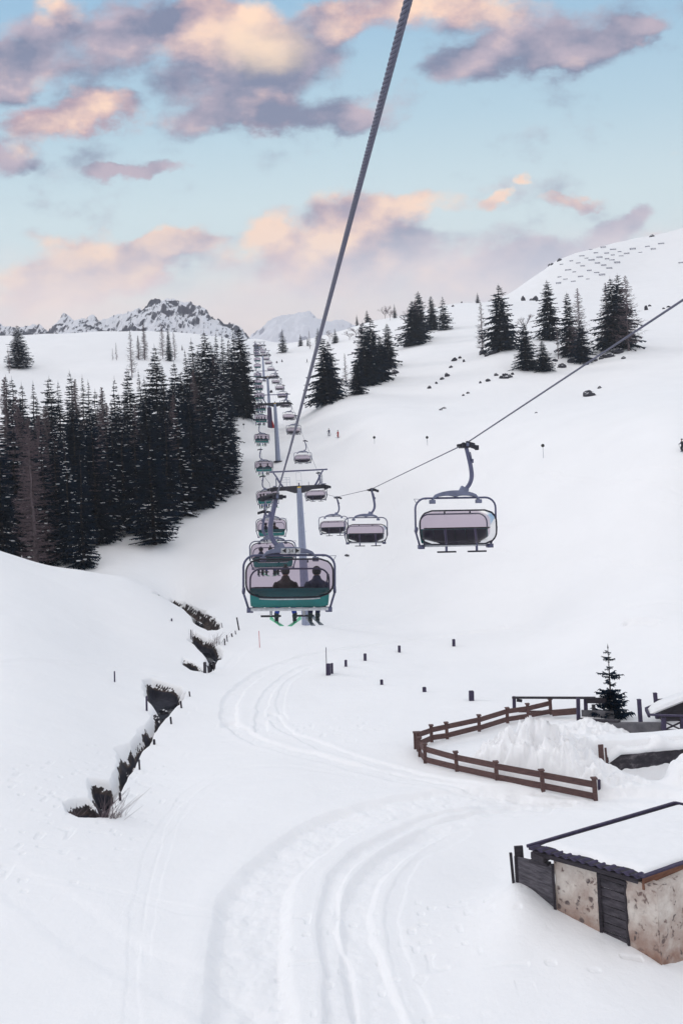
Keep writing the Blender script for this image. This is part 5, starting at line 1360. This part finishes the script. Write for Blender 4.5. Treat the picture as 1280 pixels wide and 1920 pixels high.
    for side in (0, 1):
        for i in range(nx + 1):
            for j in range(nz + 1):
                t = Lg * i / nx; z = lerp(-.9, topz - .05 + 0.0 * t, j / nz); vs.append(Pb + g * t + gn * ((.035 * float(fbm(t, z, .35, 3, 25))) if side == 0 else -.45) + Vector((0, 0, z)) - O)
    N_ = (nx + 1) * (nz + 1); fs = []
    for i in range(nx):
        for j in range(nz):
            a_ = i * (nz + 1) + j; c_ = a_ + nz + 1; fs += [(a_, c_, c_ + 1, a_ + 1), (N_ + a_, N_ + a_ + 1, N_ + c_ + 1, N_ + c_)]
        a_ = i * (nz + 1) + nz; fs.append((a_, a_ + nz + 1, N_ + a_ + nz + 1, N_ + a_))
    mb.add(vs, fs); mb.build('wall', MTs, root)
    # dark grey panel fence beside the wall + posts: the boarded lean-to
    ff = P(966, 1662, 29.9); fe = Vector((ff.x, ff.y, 0)) - (Pb + e * tf)
    pn = MB(); a = Pb + e * (tf + .03) + nrm * .02 - O; c = Vector((ff.x, ff.y, 0)) - O
    z1a = P(1041, 1622, (Pb + e * tf).y).z; z1c = P(968, 1604, ff.y).z
    nb = 6
    for k in range(nb):
        za0 = lerp(-.4, z1a, k / nb); za1 = lerp(-.4, z1a, (k + 1) / nb) - .012; zc0 = lerp(-.2, z1c, k / nb); zc1 = lerp(-.2, z1c, (k + 1) / nb) - .012
        p0 = a.copy(); p1 = c.copy(); th = nrm * -.05
        pn.add([p0 + Vector((0, 0, za0)), p1 + Vector((0, 0, zc0)), p1 + Vector((0, 0, zc1)), p0 + Vector((0, 0, za1)), p0 + th + Vector((0, 0, za0)), p1 + th + Vector((0, 0, zc0)), p1 + th + Vector((0, 0, zc1)), p0 + th + Vector((0, 0, za1))],
               [(0, 1, 2, 3), (7, 6, 5, 4), (0, 4, 5, 1), (2, 6, 7, 3), (1, 5, 6, 2), (0, 3, 7, 4)])
    pn.build('board_screen', mat('silvery_boards', (.025, .022, .03), .85, 0, .3, 2.5, .5, 20, col2=(.12, .11, .13), stretch=(1, 1, 5)), root)
    ps = MB(); q = c + nrm * .03; ps.bar(q + Vector((0, 0, -.5)), q + Vector((-.10, 0, z1c + .12)), .10, .09); q = a + nrm * .05; ps.bar(q + Vector((0, 0, -.6)), q + Vector((0, 0, z1a + .05)), .09, .09)
    q = c.lerp(a, .12) - nrm * .12; ps.bar(q + Vector((0, 0, 0)), q + Vector((-.05, 0, z1c + .38)), .32, .10); ps.bar(c.lerp(a, .45) + Vector((0, 0, z1c + .06)), c.lerp(a, .9) + Vector((0, 0, z1a - .02)), .25, .10)
    ps.build('screen_post', MT['wood_dark'], root)
    # roof slab
    A = A0 - O; B = B0 - O; D = D0 - O; C_ = C0 - O
    th = Vector((0, 0, -.10)); mb = MB(); mb.add([A, B, C_, D, A + th, B + th, C_ + th, D + th], [(0, 1, 2, 3), (7, 6, 5, 4), (0, 4, 5, 1), (1, 5, 6, 2), (2, 6, 7, 3), (3, 7, 4, 0)])
    mb.build('roof', MT['wood_dark'], root)
    # corrugated sheet ends under the eave
    cg = MB(); n = 26; dirx = (B - A)
    vs = []
    for i in range(n * 4 + 1):
        u = i / (n * 4); w = .035 * math.sin(u * n * 2 * math.pi * .5); p = A + dirx * u + up_ * (.02 + w) + nrm * .12
        vs += [p, p + ex.normalized() * .5]
    cg.add(vs, [(2 * i, 2 * i + 2, 2 * i + 3, 2 * i + 1) for i in range(n * 4)]); co = cg.build('corrugated_sheet', MT['wood_purple'], root)
    sd_ = co.modifiers.new('thick', 'SOLIDIFY'); sd_.thickness = .012
    fb = MB(); fb.bar(A + dirx * .05 + nrm * .02 + Vector((0, 0, -.14)), B + nrm * .02 - dirx * .02 + Vector((0, 0, -.14)), .08, .16); fb.bar(A + Vector((0, 0, -.24)) + dirx * .02 + ex.normalized() * .2, A + dirx * .16 + Vector((0, 0, -.26)) + ex.normalized() * .1, .5, .22); fb.build('eave_beam', MT['wood_dark'], root)
    rb = MB(); rb.bar(A + Vector((-.04, 0, .03)), D + Vector((0, .02, .06)), .10, .09); rb.bar(D + Vector((0, .02, .06)), D + dirx * .5 + ex.normalized() * .05 + Vector((0, 0, .03)), .10, .09); rb.build('ridge_trim', MT['wood_purple'], root)
    fs_ = MB(); d = (C_ - B).normalized(); 
    fs_.bar(B + d * -.05 + dirx.normalized() * .10 + Vector((0, 0, -.17)), B + d * 7 + dirx.normalized() * .10 + Vector((0, 0, -.17)), .07, .40); fo = fs_.build('fascia_board', mat('orange_brown_fascia', (.10, .038, .022), .8, 0, .3, 2, .5, 20, col2=(.22, .095, .055), stretch=(1, 1, 6)), root)
    tb = MB(); tb.bar(B + d * -.10 + dirx.normalized() * .09 + Vector((0, 0, .06)), B + d * 7 + dirx.normalized() * .09 + Vector((0, 0, .06)), .14, .06); tb.build('metal_trim', MT['wood_purple'], fo)
    # snow on the roof
    nx, ny = 50, 50; vs = []
    for i in range(nx + 1):
        for j in range(ny + 1):
            u = i / nx; v_ = j / ny; ed = min(u * ex.length, (1 - u) * ex.length, v_ * ey.length, (1 - v_) * ey.length)
            h = .13 * min(1, ed / .3) ** .5 + .05 * float(fbm(u * 7, v_ * 4, 1.3, 3, 88)) * min(1, ed)
            iu = lerp(.045 + .012 * math.sin(v_ * 17), .985, u); iv = lerp(.045, .975 + .006 * math.sin(u * 23), v_)
            vs.append(A + ex * iu + ey * iv + up_ * (h + .012))
    mb = MB(); mb.add(vs, [(i * (ny + 1) + j, (i + 1) * (ny + 1) + j, (i + 1) * (ny + 1) + j + 1, i * (ny + 1) + j + 1) for i in range(nx) for j in range(ny)])
    mb.build('roof_snow', MT['snowcap'], root, True)
barn()

# ------------------------------------------------------------------ stakes and marker poles
STG = 'wooden stakes standing in the snow'
def stake(px, by, ty, w, label, m='wood_purple', lean=0.0, r=None, name='wooden_stake', group=STG, cat='stake'):
    g = G(px, by); t = P(px + lean, ty, g.y); h = max((t - g).z, .2); mb = MB()
    if r: mb.tube([(0, 0, -.4), Vector(((t - g).x, 0, h))], r, 7)
    else:
        s = Matrix.Rotation(RND.uniform(-.05, .05), 3, 'X'); mb.bar((0, 0, -.4), Vector(((t - g).x, 0, h)), w, w * RND.uniform(.8, 1.1)); mb.box(Vector(((t - g).x, 0, h + .015)), (w * .85, w * .85, .03))
    o = mb.build(name, MT[m], None, bevel=0 if r else .012); o.location = g; tag(o, label, cat, group); return o
for a in [(615, 1266, 1245, .42, 'thick dark post beside the tall thin snow pole'), (622, 1263, 1244, .24, 'slim dark post just right of the thick one at the snow pole'), (648, 1251, 1238, .26, 'dark stake third along the row beyond the snow pole'),
          (684, 1240, 1226, .30, 'dark stake fourth along the row beyond the snow pole'), (748, 1224, 1211, .28, 'dark stake fifth along the row beyond the snow pole'), (850, 1213, 1199, .32, 'leaning dark stake at the far right end of the row'),
          (715, 1284, 1275, .26, 'shortest stake stub in the open snow left of the pair of stubs'), (795, 1298, 1289, .30, 'square stake stub between the shortest stub and the big post'), (883, 1315, 1296, .36, 'biggest leaning dark stake, above the curved timber fence')]:
    stake(*a)
stake(612, 1264, 1214, .1, 'tall thin purple snow pole beside the thick dark post', 'wood_purple', -1, .035, 'snow_pole', 'thin snow poles', 'pole')
stake(487, 1216, 1183, .1, 'thin red snow pole left below the nearest chair', 'red_pole', -1.5, .035, 'snow_pole', 'thin snow poles', 'pole')
for a in [(215, 1279, 1259, .10, 'lone dark stake on the smooth left snow bank'), (275, 1333, 1306, .13, 'tall dark stake on the left lip of the stream gap'), (322, 1166, 1160, .16, 'tiny stub high on the left snow bank'), (449, 1183, 1158, .15, 'long leaning stake nearest to the large chair', 'wood_dark', -5),
          (422, 1211, 1198, .12, 'stake lowest of the leaning row above the stream', 'wood_dark', -1), (427, 1205, 1191, .10, 'second stake of the leaning row above the stream', 'wood_dark', -2), (437, 1196, 1188, .14, 'third stake of the leaning row above the stream', 'wood_dark', -3), (443, 1191, 1183, .10, 'fourth stake of the leaning row above the stream', 'wood_dark', -2), (418, 1178, 1168, .08, 'thin stick above the leaning row near the brown bank', 'wood_dark', -3),
          (384, 1262, 1242, .26, 'stout stake at the foot of the upper stream gap', 'wood_dark'), (392, 1262, 1252, .18, 'short stake right of the stout one at the upper stream gap', 'wood_dark', -1), (400, 1255, 1244, .16, 'slanting stake at the right of the upper stream gap', 'wood_dark', 3),
          (357, 1306, 1297, .10, 'tiny stake at the top right corner of the lower stream gap', 'wood_dark', -2), (341, 1329, 1315, .12, 'stake on the right lip of the stream gap, second from the top', 'wood_dark', -2), (322, 1358, 1345, .12, 'stake on the right lip of the stream gap, third from the top', 'wood_dark', -2),
          (290, 1396, 1387, .14, 'short stub standing off the stream edge in open snow', 'wood_dark', -1), (262, 1443, 1425, .10, 'stake beside the widest dark pool of the stream', 'wood_dark', -1), (226, 1500, 1487, .12, 'lowest stake next to the grasses by the stream', 'wood_dark', -1), (358, 1196, 1181, .08, 'thin dark stick in the brush of the upper stream gap', 'wood_dark')]:
    stake(*a)
def piste_marker(px, by, ty, label):
    g = G(px, by); h = P(px, ty, g.y).z - g.z; root = empty('piste_marker', g); tag(root, label, 'piste marker', 'round piste markers on thin poles')
    m = MB(); m.tube([(0, 0, -.3), (0, 0, h)], .03, 6); m.build('pole', MT['steel'], root)
    m = MB(); m.tube([(0, -.03, h - .12), (0, .03, h - .12)], .28, 14); m.build('disc', MT['ink'], root)
piste_marker(702, 833, 819, 'round piste marker farthest left on the open piste'); piste_marker(801, 836, 819, 'round piste marker above the large empty chair'); piste_marker(1018, 857, 834, 'round piste marker right of the large empty chair'); piste_marker(457, 802, 795, 'tiny piste marker beside the left forest edge')

# dry grass by the stream and brush in the gap
def tuft(px, by, n, h, seed, label, spread=.5, name='dry_grass_tuft', cat='grass tuft'):
    rnd = random.Random(seed); g = G(px, by); mb = MB()
    for i in range(n):
        a = rnd.uniform(0, 6.28); r = rnd.uniform(0, spread); b = Vector((r * math.cos(a), r * math.sin(a), -.2)); l = h * rnd.uniform(.4, 1.0); d = Vector((rnd.uniform(-.2, .65), rnd.uniform(-.3, .3), 1)) * l
        mb.tube([b, b + d * .5, b + d + Vector((d.x * .5, 0, -.05 * l))], [.012, .009, .004], 3, cap=False)
    o = mb.build(name, MT['larch_twig'], None); o.location = g; tag(o, label, cat); return o
tuft(207, 1528, 46, 2.2, 3, 'dry grass stems leaning over the lower end of the stream', .45)
tuft(190, 1530, 26, 2.0, 4, 'dark grass stems left of the leaning ones at the stream end', .4)
tuft(140, 1524, 20, 1.0, 5, 'small dry stems at the left end of the lowest stream hollow', .5)
tuft(405, 1208, 46, 1.6, 6, 'twiggy brush on the right of the upper stream gap', .9, 'dry_brush', 'brush'); tuft(360, 1192, 18, 1.5, 8, 'thin brush at the left of the upper stream gap', .5, 'dry_brush', 'brush')

# ------------------------------------------------------------------ rocks
def rock(px, by, wpx, hpx, seed, label, group='rocks poking through the snow on the right slope', m='rock_snow', zs=0):
    g = G(px, by); sc_ = g.y / F; rnd = random.Random(seed); mb = MB(); nu, nv = 14, 8; vs = []
    w, h = wpx * sc_ / 2, hpx * sc_
    for j in range(nv + 1):
        ph = -math.pi / 2 + math.pi * j / nv
        for i in range(nu):
            th = 2 * math.pi * i / nu; n_ = .55 + .6 * float(vnoise(math.cos(th) * 1.6 + seed * 3.1, math.sin(th) * 1.6 + ph * 1.7, seed)) + .3 * float(vnoise(math.cos(th) * 4 + seed, math.sin(th) * 4 + ph * 4, seed + 5))
            vs.append((w * n_ * math.cos(ph) * math.cos(th), w * .8 * n_ * math.cos(ph) * math.sin(th), h * n_ * math.sin(ph)))
    mb.add(vs, [(j * nu + i, j * nu + (i + 1) % nu, (j + 1) * nu + (i + 1) % nu, (j + 1) * nu + i) for j in range(nv) for i in range(nu)])
    o = mb.build('rock', MT[m], None); o.location = g + Vector((0, 0, zs)); tag(o, label, 'rock', group); return o
RK = [(1200, 1170, 18, 2, 'thin dark sliver of rock in the open snow on the right'), (851, 676, 12, 6, 'rock at the top of the diagonal rock band'), (862, 672, 6, 4, None), (838, 706, 10, 6, 'jagged rock halfway down the diagonal rock band'), (845, 690, 7, 4, None), (828, 712, 8, 4, None), (805, 729, 8, 5, 'rock at the lower end of the diagonal rock band'), (818, 720, 5, 4, None), (869, 678, 5, 5, None),
      (947, 706, 24, 8, 'wide flat dark rock in the middle of the right slope'), (930, 702, 8, 5, None), (914, 714, 10, 5, None), (900, 718, 6, 4, None), (960, 700, 6, 4, None), (877, 737, 6, 3, None), (868, 741, 5, 3, None),
      (1103, 740, 22, 9, 'largest lone dark rock below the right slope trees'), (1123, 727, 8, 4, 'small rock just above the largest lone one'), (1168, 672, 9, 4, None), (1140, 668, 22, 7, 'long dark rock under the biggest right edge spruce'), (1126, 672, 9, 6, None), (1155, 660, 26, 9, 'boulder at the foot of the biggest right edge spruce'), (1172, 653, 12, 6, None), (1116, 676, 7, 5, None),
      (1210, 579, 6, 8, 'small upright rock right of the biggest spruce'), (1217, 571, 6, 3, None), (1253, 574, 8, 3, None), (1243, 578, 5, 3, None), (1001, 513, 12, 9, 'dark crag on the skyline left of the avalanche fences'), (993, 522, 7, 4, None), (979, 533, 8, 9, 'pointed rock at the lower end of the skyline crags'), (1048, 490, 9, 5, 'rounded rock high on the skyline by the fences'), (1034, 498, 6, 4, None), (1029, 497, 5, 4, None), (1221, 442, 11, 4, 'dark rock at the very top of the right skyline'),
      (650, 1043, 9, 3, 'flat dark lump in the snow right of the nearest tower'), (905, 662, 14, 7, 'dark stones at the foot of the bare grey larch'), (925, 660, 20, 8, 'boulder below the regular pointed spruce'), (912, 666, 9, 5, None), (985, 692, 12, 6, None), (1020, 694, 12, 6, None), (1052, 686, 16, 7, 'boulder under the feathery larch on the right slope'), (1070, 678, 14, 8, None), (1098, 682, 10, 5, None),
      (1040, 676, 10, 5, None), (832, 764, 10, 3, None), (826, 768, 7, 3, None), (1004, 775, 6, 2, None), (762, 618, 6, 4, None), (757, 628, 10, 4, None), (750, 636, 14, 5, None), (768, 645, 22, 8, 'boulder below the upper ridge clump'), (865, 568, 4, 3, None), (848, 573, 5, 3, None), (498, 655, 4, 3, None),
      (519, 681, 3, 4, None), (529, 679, 3, 4, None), (509, 735, 5, 5, None), (470, 732, 4, 3, None), (466, 742, 8, 5, 'dark stones at the forest edge left of the chairs'), (472, 745, 7, 6, None), (461, 736, 5, 3, None), (450, 925, 6, 4, 'single stone off the right corner of the forest'), (668, 738, 10, 4, None), (740, 700, 14, 7, 'dark rock at the right foot of the large clump')]
for i, (px, by, w, h, lab) in enumerate(RK):
    rock(px, by + h * .2, w, h * .9, 300 + i, lab or 'small dark rock poking out of the snow on the far slopes', 'small rocks on the far slopes' if lab is None else 'rocks poking through the snow on the right slope')
# pale long snow covered rock at right
for i, (px, by, w, h, lab) in enumerate([(395, 1168, 14, 6, 'brown boulder in the upper brown bank of the stream'), (372, 1152, 16, 7, 'dark boulder left of the brown one in the stream bank'), (405, 1177, 12, 6, 'boulder at the right end of the brown stream bank'), (398, 1228, 14, 8, 'dark boulder in the twiggy upper stream gap'), (390, 1246, 10, 7, 'boulder near the stout stake at the upper stream gap'),
      (305, 1305, 16, 7, 'dark boulder in the widest hollow of the lower stream'), (292, 1335, 12, 6, 'snow ringed boulder beside the tall left stake'), (238, 1424, 12, 6, 'boulder in the narrow middle pool'), (190, 1486, 14, 8, 'boulder in the pool above the lowest hollow'), (160, 1518, 16, 6, 'boulder in the lowest hollow of the stream')]):
    p = ground_at(px, by); o = rock(px, by, w, h, 900 + i, lab, 'boulders in the stream'); o.location.z = hz(p.x, p.y) + .12

# ------------------------------------------------------------------ avalanche fences high on the right hill
def snow_bridge():
    root = bpy.data.objects.new('avalanche_fence', None); link(root); W_ = 8.5; H_ = 2.6
    m = MB()
    for k in range(5): z = .5 + k * .5; m.box((0, z * .25, z), (W_, .12, .22))
    m.build('barrier_grid', MT['frame'], root)
    for x in (-3.2, 3.2):
        s = MB(); s.bar((x, 0, -.5), (x, .75, H_), .2, .2); s.bar((x, -1.5, -.3), (x, .45, 1.8), .14, .14); s.build('support', MT['dark'], root)
    return root
AF = [(627, 136), (664, 156), (715, 121), (785, 130), (831, 146), (739, 160), (565, 182), (689, 194), (783, 180), (843, 188), (881, 164), (924, 131), (977, 152), (1027, 111), (1069, 130), (1124, 93), (598, 208), (743, 209), (777, 221), (634, 225), (492, 231), (539, 245),
      (676, 245), (815, 243), (422, 256), (571, 260), (720, 261), (468, 286), (512, 297), (617, 288), (670, 304), (760, 280), (407, 326), (450, 339), (556, 325), (708, 323), (607, 344), (505, 357), (400, 372), (1268, 233)]
sbp = snow_bridge()
for i, (x, y) in enumerate(AF):
    px, py = 940 + x / 3.765, 430 + y / 3.765 + 1.5
    g = ground_at(px, py, 350, 1300); g.z = hz(g.x, g.y)
    o = sbp if i == 0 else copy_tree(sbp); o.location = g; o.rotation_euler = (0, 0, -.10 + .1 * math.sin(i * 2.3)); s = g.y / F * 10 / 8.5 * (.7 + .15 * ((i * 5) % 4)); o.scale = (s, 1.0, s * (.75 + .2 * ((i * 7) % 3)))
    tag(o, 'avalanche fence alone at the right edge of the hill' if i == len(AF) - 1 else 'small steel avalanche fence in the rows high on the right hill', 'avalanche fence', 'avalanche fences high on the right hill')

# ------------------------------------------------------------------ skiers on the piste
def skier(px, by, label, jacket, pants, pose=0, hpx=None):
    g = G(px, by); root = empty('person', g, pose); tag(root, label, 'person'); V = Vector; cr = .12 if jacket != 'red' else .3
    loft_body('body', [([V((0, .04, 1.38)), V((0, .06, 1.5)), V((0, .07, 1.6)), V((0, .06, 1.7))], [.05, .07, .1, .06])], MT['skin'], root)
    loft_body('jacket', [([V((0, 0, .82)), V((0, .02, 1.1)), V((0, .05, 1.32)), V((0, .05, 1.42))], [.17, .17, .19, .08])] + [([V((s * .19, .05, 1.33)), V((s * .30, .08, 1.12)), V((s * .30, .32, 1.05))], [.08, .065, .05]) for s in (-1, 1)], MT[jacket], root)
    loft_body('trousers', [([V((-.08, 0, .86)), V((.08, 0, .86))], [.13, .13])] + [([V((s * .09, 0, .88)), V((s * .14, .14, .5)), V((s * .14, 0, .1))], [.12, .09, .07]) for s in (-1, 1)], MT[pants], root)
    h = MB(); h.tube([V((0, .05, 1.58)), V((0, .05, 1.66)), V((0, .05, 1.74)), V((0, .05, 1.78))], [.12, .125, .09, .02], 10); h.build('helmet', MT['helmet'], root, True)
    for s in (-1, 1):
        k = MB(); k.box((s * .14, .1, .03), (.09, 1.6, .02)); k.box((s * .14, .05, .08), (.1, .3, .1)); k.build('ski', MT['ski_grey'], root)
        k = MB(); k.tube([(s * .32, .34, 1.08), (s * .42, -.1, .1)], .02, 4); k.build('ski_pole', MT['dark'], root)
    return root
skier(617, 815, 'skier in a dark blue jacket and grey trousers out on the piste', 'jacket_navy', 'pants_grey', 2.6)
skier(634, 818, 'skier all in red crouching beside the dark blue one', 'red', 'red', 2.2)
skier(576, 681, 'tiny dark skier high on the piste between the lift and the cable', 'jacket_dark', 'pants_black', 1.9)
skier(1279, 848, 'person in dark clothes cut off by the right edge of the picture', 'jacket_dark', 'pants_black', .6)

# ------------------------------------------------------------------ air
def haze():
    mb = MB(); mb.box((0, 1450, 450), (5200, 4700, 1060))
    m = bpy.data.materials.new('mountain_air'); m.use_nodes = True; nt = m.node_tree; nt.nodes.clear(); o = nt.nodes.new('ShaderNodeOutputMaterial'); v = nt.nodes.new('ShaderNodeVolumePrincipled')
    v.inputs['Color'].default_value = (.80, .84, .92, 1); v.inputs['Density'].default_value = .5 / 2000; v.inputs['Anisotropy'].default_value = .0
    nt.links.new(v.outputs[0], o.inputs['Volume'])
    ob = mb.build('haze', m, None); tag(ob, 'thin evening mountain air', None, None, 'stuff')
haze()
